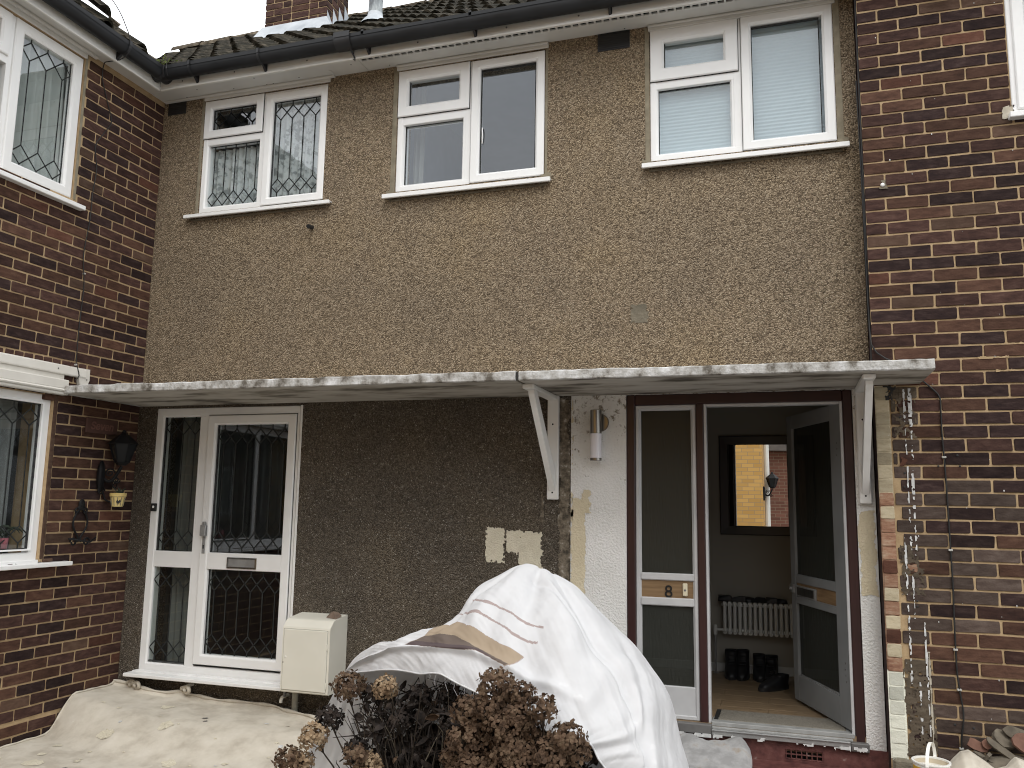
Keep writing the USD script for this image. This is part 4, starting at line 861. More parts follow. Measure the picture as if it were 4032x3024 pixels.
HRt = thing('brick_house', 'dark red brick house wall at the right, flush beside the open front door', 'house')
RW = (6.195, 7.35, 3.842, 4.90)
wr = put(HRt, 'wall', front(.0045)(slabwall(XR+.004, 9.0, -.1, 4.95, [RW], -.28, 0)), 'mortar')
put(HRt, 'return_wall', cbox(XR+.003, XR+.10, .010, .30, .10, 4.94, .002), 'brick_dark')
put(HRt, 'rear_wall', box(XR+.1, 9, 6.2, 6.4, -.1, 4.95), 'room_dark'); put(HRt, 'end_wall', box(8.75, 9, .3, 6.2, -.1, 4.95), 'brick_purple')
rects = []; strip = []
rs = np.random.default_rng(33)
for j in range(-5, 61):
    z1 = ZR-j*CO-.005; z0 = z1-CO+.010
    short = j % 2 == 0
    i = -1 if short else 0
    while True:
        x0, x1 = XR+i*HB+.005, XR+(i+2)*HB-.005
        i += 2
        if x0 > 7.6: break
        x0 = max(x0, XR+.002)
        forced = None
        if j >= 31 and x0 < XR+.12:
            if x0 < XR+.078:
                strip.append((XR+.004+.00025*max(0, j-30), XR+.078+.0003*max(0, j-30), z0-.003, z1+.003, j)); x0 = XR+.088+.0003*max(0, j-30)
            if x1-x0 < .02: continue
            zc = (z0+z1)/2
            forced = 'brick_smeared' if (zc < .75 or (zc > 2.1)) and x0 < XR+.2 else 'brick_dusty'
        if forced is None and j > 34 and x0 < 6.05 and rs.random() < np.interp((z0+z1)/2, [.3, 1.3, 2.0], [.75, .6, .1])*np.interp(x0, [5.5, 6.05], [1, .35]): forced = 'brick_dusty'
        c = cut((x0, x1, z0, z1), [RW])
        if c: rects.append((*c, forced))
def choose_right(r): return BRICKS[r.choice(5, p=[.38, .28, .26, .04, .04])]
lay(wr, rects, front(0.0), 0.0, choose_right, 270, 31)
for z0, z1, mt in ((.20, .668, 'brick_white_paint'), (.672, 1.616, 'brick_pink_paint'), (1.62, 2.268, 'brick_cream_paint')):
    put(wr, 'painted_joint', front(0.0)(bar(XR+.004, XR+.0805+.012*(z1 < 1), z0, z1, -.02, .0015, .001)), mt)
for (a, b, z0, z1, j) in strip:
    zc = (z0+z1)/2
    mt = 'brick_cream_paint' if zc > 1.62 else ('brick_white_paint' if zc < .66 else ['brick_pink_paint', 'brick_pink_paint', 'brick_cream_paint', 'brick_red'][rs.integers(4)])
    put(wr, 'brick', front(0.0)(brickblock(a, b, z0, z1, .004, rs)), mt)
def smear(u0, u1, v0, v1, seed, mat, out, rough=.012, drop=.25, step=.003, name='plaster_smear'):
    v, f = ragged(u0, u1, v0, v1, seed, rough, step, drop); v = v.copy(); v[:, 1] = out
    put(HRt, name, front(0)((v, f)), mat)
for a, b, z0, z1, s in ((5.533, 5.544, 1.86, 2.25, 3), (5.562, 5.577, 1.83, 2.25, 4), (5.536, 5.543, .95, 1.80, 6), (5.560, 5.570, 1.30, 1.78, 8), (5.505, 5.512, .60, 1.40, 9), (5.585, 5.592, .33, .95, 12), (5.545, 5.552, .32, .66, 13)):
    smear(a-.003, b+.003, z0, z1, s, 'white_paint_drip', .005, .006, .40, .003, 'paint_drip')
smear(5.465, 5.62, .215, .70, 15, 'brick_smeared', .0035, .03, .36)
smear(5.475, 5.60, 1.08, 1.36, 16, 'brick_smeared', .0035, .02, .42)
smear(5.50, 5.545, 1.80, 1.86, 17, 'brick_red', .004, .012, .2)
smear(5.513, 5.565, 1.205, 1.255, 18, 'brick_pink_paint', .004, .012, .1)
smear(5.43, 5.50, 2.16, 2.265, 19, 'gasket_black', .004, .02, .3)
smear(5.47, 5.60, 1.95, 2.26, 29, 'brick_smeared', .0032, .02, .50)
smear(5.595, 5.606, .20, .78, 20, 'mortar_white', .006, .004, .1, .003)
for x, z, w, s in ((5.99, 2.487, .30, 41), (5.93, 2.412, .16, 42), (6.02, 2.335, .25, 43)): smear(x, x+w, z-.008, z+.008, s, 'mortar', .0045, .006, .0, .003)
smear(5.46, 5.515, 3.46, 3.53, 44, 'cement', .004, .02, .05)
smear(6.135, 6.21, 3.815, 3.90, 45, 'mortar_white', .006, .012, .05)
put(HRt, 'wall_plug', front(0)((lambda m: (m[0]*[1, .7, 1]+[5.483, .006, 3.485], m[1]))(ball((0, 0, 0), .012, 2))), 'pvc_white')
for x, z in ((5.512, 2.08), (5.525, 1.76), (5.52, 1.68), (5.54, 1.79), (5.50, 1.29), (5.545, 1.22), (5.51, 1.15), (5.555, 1.05), (5.555, 1.02), (5.80, 1.86), (5.70, 1.80), (5.81, 1.80), (5.71, .405), (5.80, .395)):
    put(HRt, 'drill_hole', front(0)((lambda m: (m[0]*[1, .25, 1]+[x, .003, z], m[1]))(ball((0, 0, 0), .006, 1))), 'gasket_black')
for k in range(34):
    x, z = rs.uniform(5.45, 6.3), rs.uniform(.3, 4.6)
    put(HRt, 'paint_fleck', front(0)((lambda m: (m[0]*[1, .3, rs.uniform(.8, 2.2)]+[x, .0035, z], m[1]))(ball((0, 0, 0), rs.uniform(.0015, .0034), 1))), 'white_paint_drip')
FRW = front(-.006)
wq = put(HRt, 'window', FRW(cat([ring(*RW, fprof(.060, -.10, 0.0)), bar(6.78, 6.84, RW[2]+.03, RW[3]-.03, -.1, -.001), ring(6.222, 6.79, RW[2]+.022, RW[3]-.02, [(0, -.05), (0, .010), (.006, .016), (.06, .016), (.072, .002), (.072, -.05)])])), 'pvc_white')
pane(wq, FRW, 6.292, 6.72, RW[2]+.09, RW[3]-.09, -.02); pane(wq, FRW, 6.84, 7.30, RW[2]+.06, RW[3]-.06, -.03)
put(wq, 'sill', front(0)(bar(6.172, 7.40, 3.806, 3.840, -.06, .05, .004)), 'pvc_white')
room(HRt, front(0), 6.1, 7.4, 3.7, 4.94, 2.0, 'room_wall')
put(HRt, 'cement_footing', cbox(XR+.012, 5.62, -.03, .004, -.08, .205, .012), 'cement')
put(HRt, 'soffit_board', box(XR+.6, 9, -.25, .2, 4.952, 4.97), 'soffit_white'); put(HRt, 'roof', (np.array([(XR+.6, -.3, 5.0), (9.2, -.3, 5.0), (9.2, 3.2, 7.5), (XR+.6, 3.2, 7.5)], float), tri([[0, 1, 2, 3]])), 'far_roof')
put(HRt, 'party_seal', tube([(XR+.002, .03, 2.32), (XR+.001, .02, 4.84)], .008, 6), 'gasket_black')
solo('flood_light', cat([ball((5.862, -.075, 4.69), .058, 3, (1, .8, 1)), tube([(5.862, .0, 4.70), (5.862, -.08, 4.70)], .03, 10)]), 'ivory_plastic', 'pale round light fitting high on the right brick wall, at the top edge', 'light', smooth=40)

# ------------------------------------------------------------------ concrete canopy over the doors
CA = thing('door_canopy', 'long flaking white concrete canopy slab over both doors with two timber brackets', 'canopy')
CZ0, CZ1 = 2.272, 2.330
def canopy(poly, seed, z0, z1):
    """slab with a rough, chipped front edge"""
    xs = np.linspace(poly[0], poly[1], int((poly[1]-poly[0])/.02)+2)
    yb, rows = poly[2], []
    for x in xs:
        yf = np.interp(x, [0.0, 3.4, 5.75], [-.668, -.60, -.535])
        n = meshkit.fbm(np.array([x*9, seed, 0.]), 4)-.5; n2 = meshkit.fbm(np.array([x*23, seed+5, 0.]), 4)-.5
        zt = z1+n*.012; yf2 = yf+n2*.010
        rows.append([(x, yb, z0), (x, yf2+.008, z0+n2*.004), (x, yf2, z0+.006+n2*.004), (x, yf2+n*.008, (z0+zt)/2), (x, yf2, zt-.006), (x, yf2+.008, zt), (x, yb, zt+.01)])
    P = np.array(rows); v, f = grid(P)
    n = P.shape[1]; a = list(range(n)); b = [(len(xs)-1)*n+k for k in range(n)]
    caps = [[a[0], a[k+1], a[k]] for k in range(1, n-1)]+[[b[0], b[k], b[k+1]] for k in range(1, n-1)]
    return v, np.vstack([f, caps])
def canopy_parts(x0, x1, seed, lab):
    v, f = canopy((x0, x1, YL-.003), seed, CZ0, CZ1)
    c = v[f].mean(1); nz = np.cross(v[f[:, 1]]-v[f[:, 0]], v[f[:, 2]]-v[f[:, 0]]); nz = nz[:, 2]/(np.linalg.norm(nz, axis=1)+1e-12)
    under = (np.abs(nz) > .9) & (c[:, 2] < CZ0+.01)
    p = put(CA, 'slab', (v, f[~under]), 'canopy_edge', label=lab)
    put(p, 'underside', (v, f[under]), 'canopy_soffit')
canopy_parts(.068, 3.372, 2.0, 'left concrete slab'); canopy_parts(3.394, 5.628, 8.0, 'right concrete slab')
put(CA, 'slab_end', cat([box(.006, .0679, -.60, YL-.003, CZ0+.001, CZ1-.002)]), 'canopy_edge')
put(CA, 'slab_end', cat([box(5.388, 5.622, -.50, -.004, CZ0+.002, CZ1-.004)]), 'canopy_soffit')
v, f = ragged(3.374, 3.392, CZ0-.004, CZ1, 6, .006, .003); 
put(CA, 'joint_filler', moved(front(-.594)((v, f)), (0, 0, 0)), 'gasket_black'); put(CA, 'joint_filler', box(3.373, 3.393, -.585, YL-.004, CZ0+.003, CZ1-.004), 'cement')
def bracket(x, w, lab):
    b = put(CA, 'bracket', cat([cbox(x, x+w, YL-.040, YL-.0045, 1.585, CZ0-.001, .005)]), 'painted_wood_white', label=lab)
    put(b, 'arm', cbox(x-.003, x+w-.006, -.47, YL-.041, CZ0-.030, CZ0-.0015, .005), 'painted_wood_white')
    t = .038; xc = x+w*.5-t*.5
    A, B = np.array([xc, YL-.042, 1.70]), np.array([xc, -.40, CZ0-.031])
    d = (B-A)/np.linalg.norm(B-A); n = np.cross(d, [1, 0, 0]); n /= np.linalg.norm(n)
    q = []
    for e in (0, t):
        q += [A+[e, 0, -.06], A+[e, 0, .075], B+[e, .055, 0], B+[e, -.012, 0], B+[e, -.012, -.022]]
    put(b, 'strut', hull(q), 'painted_wood_white')
    for z in (2.08, 1.63): put(b, 'screw', (lambda m: (m[0]*[1, .3, 1]+[x+w*.5, YL-.0405, z], m[1]))(ball((0, 0, 0), .006, 1)), 'gasket_black')
bracket(3.379, .075, 'left timber bracket'); bracket(5.288, .068, 'right timber bracket')
put(CA, 'mastic_line', cbox(.10, 5.37, -.02+YL-.012, YL-.004, CZ1+.004, CZ1+.016, .003), 'gasket_black')

# ------------------------------------------------------------------ fittings on the walls
wlamp = thing('wall_lamp', 'brushed steel cylinder wall lamp with white opal tube on white pillar', 'lamp')
lx, ly = 3.716, YL-.075
put(wlamp, 'body', lathe([(.0, 2.165), (.034, 2.165), (.037, 2.162), (.037, 2.012), (.034, 2.010)], 28, (lx, ly, 0)), 'steel_brushed', smooth=40)
put(wlamp, 'opal_tube', lathe([(.0365, 2.011), (.036, 1.853), (.0, 1.853)], 28, (lx, ly, 0)), 'opal_plastic', smooth=40)
put(wlamp, 'end_cap', lathe([(.0, 1.853), (.037, 1.853), (.037, 1.837), (.0, 1.835)], 28, (lx, ly, 0)), 'steel_brushed', smooth=40)
pl = lathe([(.0, 0), (.058, 0), (.060, .004), (.056, .016), (.0, .018)], 28); v = pl[0]
put(wlamp, 'wall_plate', (np.stack([v[:, 0]+lx+.012, YL-.004-v[:, 2], v[:, 1]+2.088], 1), pl[1]), 'steel_brushed', smooth=40)
put(wlamp, 'arm', cbox(lx-.012, lx+.014, YL-.06, YL-.018, 2.07, 2.105, .004), 'steel_brushed')

sg = thing('house_sign', 'terracotta name plaque reading Seven on the dark brick wall under the canopy', 'sign')
put(sg, 'plaque', SX(bar(-.396, -.091, 2.024, 2.136, .004, .020, .004)), 'terracotta')
tm = meshkit.text_mesh('Seven', .060, .005, bold=True); tv = np.array(tm.vertices); k = .215/np.ptp(tv[:, 0])
put(sg, 'lettering', SX((np.stack([-.362+tv[:, 0]*k+tv[:, 1]*k*.18, tv[:, 2]+.0195, 2.052+tv[:, 1]*k], 1), np.array(tm.faces)[:, ::-1])), 'terracotta_light')

def lantern_parts(t, o, s=1.0, facing=(1, 0, 0)):
    o = np.asarray(o, float); fx = np.array(facing, float); sd = np.array([-fx[1], fx[0], 0]); up = np.array([0, 0, 1.])
    def L(pts): return [o+fx*a*s+sd*b*s+up*c*s for a, b, c in pts]
    cxy = .155
    def frust(r0, z0, r1, z1): return [(cxy+r*ca, r*sa, z) for r, z in ((r0, z0), (r1, z1)) for ca, sa in [(math.cos(a), math.sin(a)) for a in np.arange(6)*math.pi/3]]
    put(t, 'lantern_glass', hull(L(frust(.052, .055, .098, .20))), 'lantern_glass')
    put(t, 'lantern_roof', hull(L(frust(.118, .200, .050, .262))), 'black_metal'); put(t, 'finial', cat([hull(L(frust(.05, .262, .022, .285))), ball(L([(cxy, 0, .295)])[0], .018*s, 1)]), 'black_metal')
    put(t, 'lantern_base', hull(L(frust(.030, .03, .058, .056))), 'black_metal')
    for k in range(6):
        a = k*math.pi/3; put(t, 'glazing_bar', tube(L([(cxy+.054*math.cos(a), .054*math.sin(a), .055), (cxy+.101*math.cos(a), .101*math.sin(a), .20)]), .005*s, 5), 'black_metal')
    put(t, 'wall_plate', cat([(lambda m: ((m[0]*[.35, .8, 1.5])@np.stack([fx, sd, up])*s+L([(.012, 0, -.06)])[0], m[1]))(ball((0, 0, 0), .085, 2))]), 'black_metal', smooth=True)
    th = np.linspace(0, 1, 14)
    put(t, 'arm', tube(L([(.02+.135*x, 0, -.06-.075*math.sin(math.pi*x)+.085*x) for x in th]), .013*s, 8), 'black_metal', smooth=True)
    for (c0, r0, n0, z) in ((.075, .035, 1.6, -.03), (.125, .028, -1.5, -.085)):
        tt = np.linspace(0, 1, 22); put(t, 'scroll', tube(L([(c0+r0*(1-x*.8)*math.cos(n0*2*math.pi*x), .0, z+r0*(1-x*.8)*math.sin(n0*2*math.pi*x)) for x in tt]), .006*s, 6), 'black_metal', smooth=True)
wlan = thing('wall_lantern', 'black carriage lantern on scrolled arm on brick wall beside the white door', 'lantern')
lantern_parts(wlan, (0.0, -.215, 1.765), .95, (.80, .60, 0))
ph = thing('pot_bracket', 'black wrought iron scroll bracket holding the yellow pot below the lantern', 'bracket')
tt = np.linspace(0, 1, 26)
put(ph, 'scroll', SX(tube([(-.215+.035*math.cos(6.5*t)*(1-t*.6), .03, 1.60+.035*math.sin(6.5*t)*(1-t*.6)) for t in tt], .006, 6)), 'black_metal', smooth=True)
put(ph, 'stem', SX(tube([(-.19, .012, 1.72), (-.185, .016, 1.60), (-.17, .03, 1.535), (-.15, .08, 1.515), (-.14, .115, 1.525)], .007, 7)), 'black_metal', smooth=True)
put(ph, 'scroll', SX(tube([(-.13+.028*math.cos(-7*t+2)*(1-t*.6), .07, 1.645+.028*math.sin(-7*t+2)*(1-t*.6)) for t in tt], .005, 6)), 'black_metal', smooth=True)
put(ph, 'hoop', tube([(.12+.052*math.cos(a), -.140+.052*math.sin(a), 1.566) for a in np.linspace(0, 2*np.pi, 24, endpoint=False)], .005, 6, closed=True), 'black_metal', smooth=True)
yp = thing('flower_pot', 'small yellow glazed pot with dark stripes in the iron bracket', 'pot')
put(yp, 'pot', lathe([(.0, 1.487), (.036, 1.487), (.040, 1.492), (.053, 1.560), (.058, 1.562), (.060, 1.586), (.055, 1.588), (.050, 1.565), (.0, 1.560)], 28, (.12, -.140, 0)), 'pot_yellow', smooth=40)
for k in range(12):
    a = k*math.pi/6+.2; put(yp, 'stripe', tube([(.12+r_*math.cos(a), -.14+r_*math.sin(a), z) for r_, z in ((.0405, 1.494), (.0468, 1.526), (.0528, 1.556))], .0022, 5), 'bronze_grey')
put(yp, 'stripe', tube([(.12+.0535*math.cos(a), -.14+.0535*math.sin(a), 1.5615) for a in np.linspace(0, 2*np.pi, 28, endpoint=False)], .0025, 5, closed=True), 'bronze_grey')
# a dark printed motif on the side towards the street
mo = unary_union([Polygon([(-.014, .004), (-.008, .018), (0, .006), (.006, .014), (.012, .020), (.014, .006), (.006, -.008), (.002, -.006), (0, -.013), (-.003, -.006), (-.010, -.008)])]).buffer(.001)
v, f = extrude(mo, .002); a0 = -.72; R = .049
put(yp, 'motif', (np.stack([.12+(R+v[:, 2])*np.cos(a0+v[:, 0]/R), -.14+(R+v[:, 2])*np.sin(a0+v[:, 0]/R), 1.520+v[:, 1]], 1), f), 'gasket_black')
ms = []
for k in range(26):
    a = rm.uniform(0, 6.28); h_ = rm.uniform(.02, .07); c = np.array([.12+rm.normal(0, .018), -.14+rm.normal(0, .018), 1.57]); tip = c+[math.cos(a)*h_*.6, math.sin(a)*h_*.6, h_]
    ms.append(tube([c, (c+tip)/2+[0, 0, .008], tip], [.003, .004, .001], 4))
solo('pot_plant', cat(ms), 'plant_dark', 'withered dark plant in the small yellow pot', 'plant')
orn = thing('wall_ornament', 'black wrought iron heart shaped wall planter hanging on the brick below the lantern', 'ornament')
def S2(pts, w=.02): return SX(tube([(a, w, b) for a, b in pts], .007, 6))
yc = -.375
for sgn in (-1, 1):
    put(orn, 'scroll', S2([(yc+sgn*(.010+.055*math.sin(math.pi*min(1, t*1.15))**1), 1.475-.24*t) for t in np.linspace(0, .95, 18)]+[(yc+sgn*.02, 1.235)]), 'black_metal', smooth=True)
    put(orn, 'scroll', S2([(yc+sgn*(.035-.022*math.cos(7*t)*(1-.5*t)), 1.455+.022*math.sin(7*t)*(1-.5*t)) for t in np.linspace(0, 1, 16)]), 'black_metal', smooth=True)
    put(orn, 'scroll', S2([(yc-.02+sgn*(.06+.028*math.cos(6.5*t)*(1-.5*t)), 1.235+.03*math.sin(6.5*t)*(1-.5*t)) for t in np.linspace(0, 1, 16)], .05), 'black_metal', smooth=True)
put(orn, 'bar', SX(tube([(-.50, .05, 1.26), (-.375, .12, 1.235), (-.25, .05, 1.262)], .007, 6)), 'black_metal')
put(orn, 'crest', SX(cat([(lambda m: (m[0]*[1, .5, 1.4]+[yc, .02, 1.50], m[1]))(ball((0, 0, 0), .028, 2)), (lambda m: (m[0]*[1.6, .5, .8]+[yc, .02, 1.475], m[1]))(ball((0, 0, 0), .024, 2))])), 'black_metal', smooth=True)

def cable(name, pts, r, label, clips, cl_frame, clip_mat='cable_clip'):
    c = thing(name, label, 'cable')
    P = np.array(pts, float); s = np.linspace(0, 1, len(P)); ss = np.linspace(0, 1, len(P)*5)
    d = np.r_[0, np.cumsum(np.linalg.norm(np.diff(P, axis=0), axis=1))]; d /= d[-1]
    Q = np.stack([PchipInterpolator(d, P[:, k])(ss) for k in range(3)], 1)
    put(c, 'wire', tube(Q, r, 6), 'cable_black', smooth=True)
    for (x, y, z) in clips: put(c, 'clip', cbox(x-.011, x+.011, y-.007, y+.007, z-.006, z+.006, .002), clip_mat)
cable('cable', [(XR-.012, .06, 4.2), (XR-.008, .03, 3.4), (XR-.006, .01, 2.62), (XR+.0, -.010, 2.50), (5.43, -.012, 2.44), (5.50, -.04, 2.395), (5.60, -.03, 2.34)], .005, 'thin black cable in the corner of pebbledash and brick above the canopy', [], None)
cable('cable', [(5.62, -.02, 2.31), (5.645, -.010, 2.285), (5.70, -.009, 2.23), (5.728, -.009, 2.185), (5.727, -.008, 1.973), (5.731, -.009, 1.85), (5.735, -.008, 1.602), (5.736, -.009, 1.433), (5.738, -.008, 1.171), (5.734, -.010, .912), (5.733, -.009, .709), (5.741, -.010, .591), (5.753, -.012, .459), (5.735, -.009, .312), (5.734, -.009, .27)], .0045, 'thick black cable clipped down the right brick wall', [(5.731, -.007, 1.85), (5.737, -.007, 1.335), (5.733, -.007, .80), (5.741, -.007, .59), (5.735, -.007, .285)], None)
cable('cable', [(.10, -.66, 5.33), (.25, -.60, 5.08), (.272, -.56, 4.97), (.24, -.545, 4.86), (.16, -.545, 4.83), (.04, -.545, 4.835), (.009, -.53, 4.723), (.008, -.46, 4.56), (.008, -.403, 4.42), (.008, -.46, 4.31), (.008, -.534, 4.16), (.009, -.505, 3.99), (.008, -.52, 3.8), (.012, -.526, 3.617), (.008, -.552, 3.306), (.008, -.523, 3.078), (.008, -.534, 2.728), (.008, -.531, 2.511), (.036, -.535, 2.46), (.038, -.52, 2.43), (.045, -.545, 2.395), (.05, -.57, 2.38)], .0036, 'thin black wire running down the left brick wing past the upstairs window', [(.007, -.533, 2.50), (.007, -.53, 3.18)], None)

# gas meter box
gb = thing('meter_box', 'cream plastic meter box on the wall beside the white leaded door', 'meter box')
gx0, gx1, gy0, gy1 = 1.572, 1.936, -.10, YL-.004
body = Polygon([(gy1, .268), (gy0+.01, .268), (gy0, .276), (gy0, .690), (gy0+.004, .702), (gy0+.045, .742), (gy0+.06, .748), (gy1, .768)])
v, f = extrude(body, gx1-gx0); put(gb, 'body', (np.stack([v[:, 2]+gx0, v[:, 0], v[:, 1]], 1), f), 'meter_box')
put(gb, 'door', front(gy0)(bar(gx0+.012, gx1-.018, .286, .684, -.002, .006, .004)), 'meter_box')
put(gb, 'door_gap', front(gy0)(ring(gx0+.0095, gx1-.0155, .2835, .6865, [(0, -.001), (0, .0012), (.004, .0012), (.004, -.001)])), 'pipe_grey')
for z in (.58, .33): put(gb, 'hinge', front(gy0)(bar(gx1-.020, gx1-.010, z-.02, z+.02, .002, .010, .002)), 'meter_box')
put(gb, 'lock', front(gy0)((lambda m: (m[0]*[1, .4, 1]+[1.605, .006, .500], m[1]))(ball((0, 0, 0), .008, 2))), 'pvc_aged'); put(gb, 'keyhole', front(gy0)((lambda m: (m[0]*[1, .4, 1]+[1.588, .004, .464], m[1]))(ball((0, 0, 0), .007, 2))), 'pipe_grey')
put(gb, 'pipe', tube([(1.585, .075, .27), (1.585, .075, .0)], .021, 14), 'pipe_grey', smooth=True)
put(gb, 'pipe', tube([(1.51, .06, .272), (1.508, .06, .20)], .010, 10), 'bronze_grey', smooth=True)
r = np.random.default_rng(3)
st = [(1.83, .02, .758), (1.925, -.01, .752), (1.90, .08, .766), (1.82, .09, .764), (1.868, .05, .800), (1.885, .02, .802), (1.91, .05, .79), (1.84, .04, .782), (1.935, .05, .762)]
solo('stone', hull(np.array(st)+r.normal(0, .003, (9, 3))), 'stone_brown', 'brown broken stone lying on top of the cream meter box', 'stone')

# ------------------------------------------------------------------ inside the hall
mi = thing('wall_mirror', 'black framed mirror on the hall wall reflecting a yellow brick building', 'mirror')
HWF = front(HY)
put(mi, 'frame', HWF(ring(4.366, 5.10, 1.338, 2.132, [(0, .001), (0, .022), (.006, .028), (.066, .022), (.072, .012), (.072, .001)])), 'mirror_frame')
put(mi, 'glass', HWF(quad(4.436, 5.03, 1.408, 2.062, .010)), 'mirror_silver')
ra = thing('radiator', 'white column radiator on the hall wall below the mirror', 'radiator')
ryc = HY-.075
for k in range(16):
    x = 4.392+k*.0385
    put(ra, 'column', cat([tube([(x, ryc+dy, .592), (x, ryc+dy, .80)], .0125, 8) for dy in (-.032, .032)]+[tube([(x, ryc-.034, .585), (x, ryc+.034, .585)], .015, 8), tube([(x, ryc-.034, .808), (x, ryc+.034, .808)], .015, 8)]), 'radiator_white', smooth=40)
for z in (.600, .793): put(ra, 'header', tube([(4.368, ryc, z), (4.98, ryc, z)], .0125, 10), 'radiator_white', smooth=40)
put(ra, 'valve', cat([lathe([(0, .56), (.014, .56), (.016, .60), (.014, .635), (0, .637)], 14, (4.315, ryc, 0)), tube([(4.315, ryc, .600), (4.37, ryc, .600)], .009, 8)]), 'radiator_white', smooth=40)
put(ra, 'pipe', tube([(4.315, ryc, HF), (4.315, ryc, .57)], .008, 8), 'aluminium', smooth=True); put(ra, 'pipe_collar', lathe([(.008, HF+.006), (.024, HF+.003), (.024, HF)], 14, (4.315, ryc, 0)), 'aluminium')
r = np.random.default_rng(9)
for i, (x, w, h_) in enumerate(((4.40, .075, .030), (4.50, .07, .034), (4.585, .06, .028), (4.665, .065, .030), (4.745, .06, .03), (4.82, .06, .028))):
    pts = np.array([[x+r.uniform(-w, w)*.75, ryc+r.uniform(-.05, .045), .824+h_*.9*r.uniform(.3, 1.5)] for _ in range(26)]+[[x+a*w*.75, ryc+b*.045, .8235] for a in (-1, 1) for b in (-1, 1)])
    solo('glove', hull(pts), 'leather_black', ['black glove lying on the left end of the radiator', 'second black glove from the left end of the radiator', 'third black glove from the left on the radiator', 'fourth black glove from the left on the radiator', 'fifth black glove from the left on the radiator', 'black glove on the radiator nearest the open door'][i], 'glove', 'black gloves drying on the radiator', smooth=50)
def boot(x, y, h_, ang, label, grp='boots standing below the radiator', name='boot', cat_='boot', low=False):
    t = thing(name, label, cat_, grp)
    J = []
    if not low:
        for z, a, b in ((.02, .045, .052), (.08, .043, .050), (.13, .041, .052), (h_-.005, .045, .056)): J.append((z, a, b))
    rows = []
    zz = np.linspace(0, 1, 9)
    L = .27
    outl = []
    for k in range(9):
        z = .006+(h_-.006)*zz[k]
        hw = np.interp(z, [0, .03, .08, .12, h_], [.047, .050, .046, .043, .047]); yb = np.interp(z, [0, .05, h_], [.0, -.004, .0])
        yf = np.interp(z, [0, .045, .075, .11, h_], [-L, -L*.98, -L*.72, -.125, -.115]) if not low else np.interp(z, [0, .04, .06, h_], [-L, -L*.97, -L*.75, -.10])
        yc, hl = (yb+yf)/2, (yb-yf)/2
        outl.append([(x+hw*math.copysign(abs(math.cos(a))**.75, math.cos(a)), y+yc+hl*math.copysign(abs(math.sin(a))**.75, math.sin(a)), HF+z) for a in np.linspace(0, 2*np.pi, 20)])
    v, f = grid(np.array(outl)); top = len(v); v = np.vstack([v, np.array(outl[-1]).mean(0)[None]-[0, 0, .035]]); o0 = 8*20
    f = np.vstack([f, [[o0+k, o0+k+1, top] for k in range(19)]])
    put(t, 'upper', rotz((v, f), ang, (x, y, 0)), 'leather_black', smooth=50)
    so = [(x+.052*math.cos(a), y-L/2+(L/2+.008)*math.sin(a)) for a in np.linspace(0, 2*np.pi, 24, endpoint=False)]
    v, f = extrude(Polygon(so), .022); put(t, 'sole', rotz((v+[0, 0, HF], f), ang, (x, y, 0)), 'gasket_black')
    for k in range(4): put(t, 'lace', rotz(tube([(x-.025, y-.128-.012*k, HF+.10+.02*(3-k)*(h_/.2)), (x+.025, y-.132-.012*k, HF+.105+.02*(3-k)*(h_/.2))], .0035, 5), ang, (x, y, 0)), 'leather_black')
boot(4.432, 1.76, .190, .05, 'tall black boot, left one of the left pair below the radiator'); boot(4.528, 1.76, .193, -.04, 'tall black boot, right one of the left pair below the radiator')
boot(4.640, 1.76, .170, .06, 'black boot, left one of the right pair below the radiator'); boot(4.742, 1.755, .165, -.08, 'black boot nearest the open door below the radiator')
boot(4.845, 1.36, .10, -.75, 'black trainer on the hall floor, half hidden by the open door', None, 'trainer', 'trainer', True)
dm = thing('door_mat', 'grey ribbed mat with dark left edge on the hall floor inside the door', 'mat')
put(dm, 'pile', cbox(4.445, 5.17, .20, .468, HF+.001, HF+.010, .003), 'mat_grey'); put(dm, 'border', cbox(4.418, 4.4445, .20, .468, HF+.001, HF+.008, .002), 'gasket_black'); put(dm, 'border', cbox(4.418, 5.17, .4685, .474, HF+.001, HF+.008, .002), 'gasket_black')
# plants inside the downstairs window of the left wing
wp = thing('potted_plant', 'drooping houseplant in a pink pot on the sill of the left downstairs window', 'plant')
put(wp, 'pot', cat([lathe([(.0, 1.19), (.05, 1.19), (.062, 1.275), (.0, 1.27)], 20, (-.11, -.92, 0)), lathe([(.0, 1.19), (.05, 1.19), (.062, 1.275), (.0, 1.27)], 20, (-.11, -1.03, 0))]), 'pot_pink', smooth=40)
for k in range(16):
    a = rm.uniform(0, 6.28); L_ = rm.uniform(.08, .2); b = np.array([-.11, -.97+rm.normal(0, .05), 1.27])
    pts = [b+np.array([.4*math.cos(a)*L_*t, math.sin(a)*L_*t, L_*(1.5*t-1.3*t*t)]) for t in np.linspace(0, 1, 7)]
    put(wp, 'leaf', tube(pts, [.002, .007, .009, .010, .009, .006, .001], 4), 'plant_dark', smooth=True)

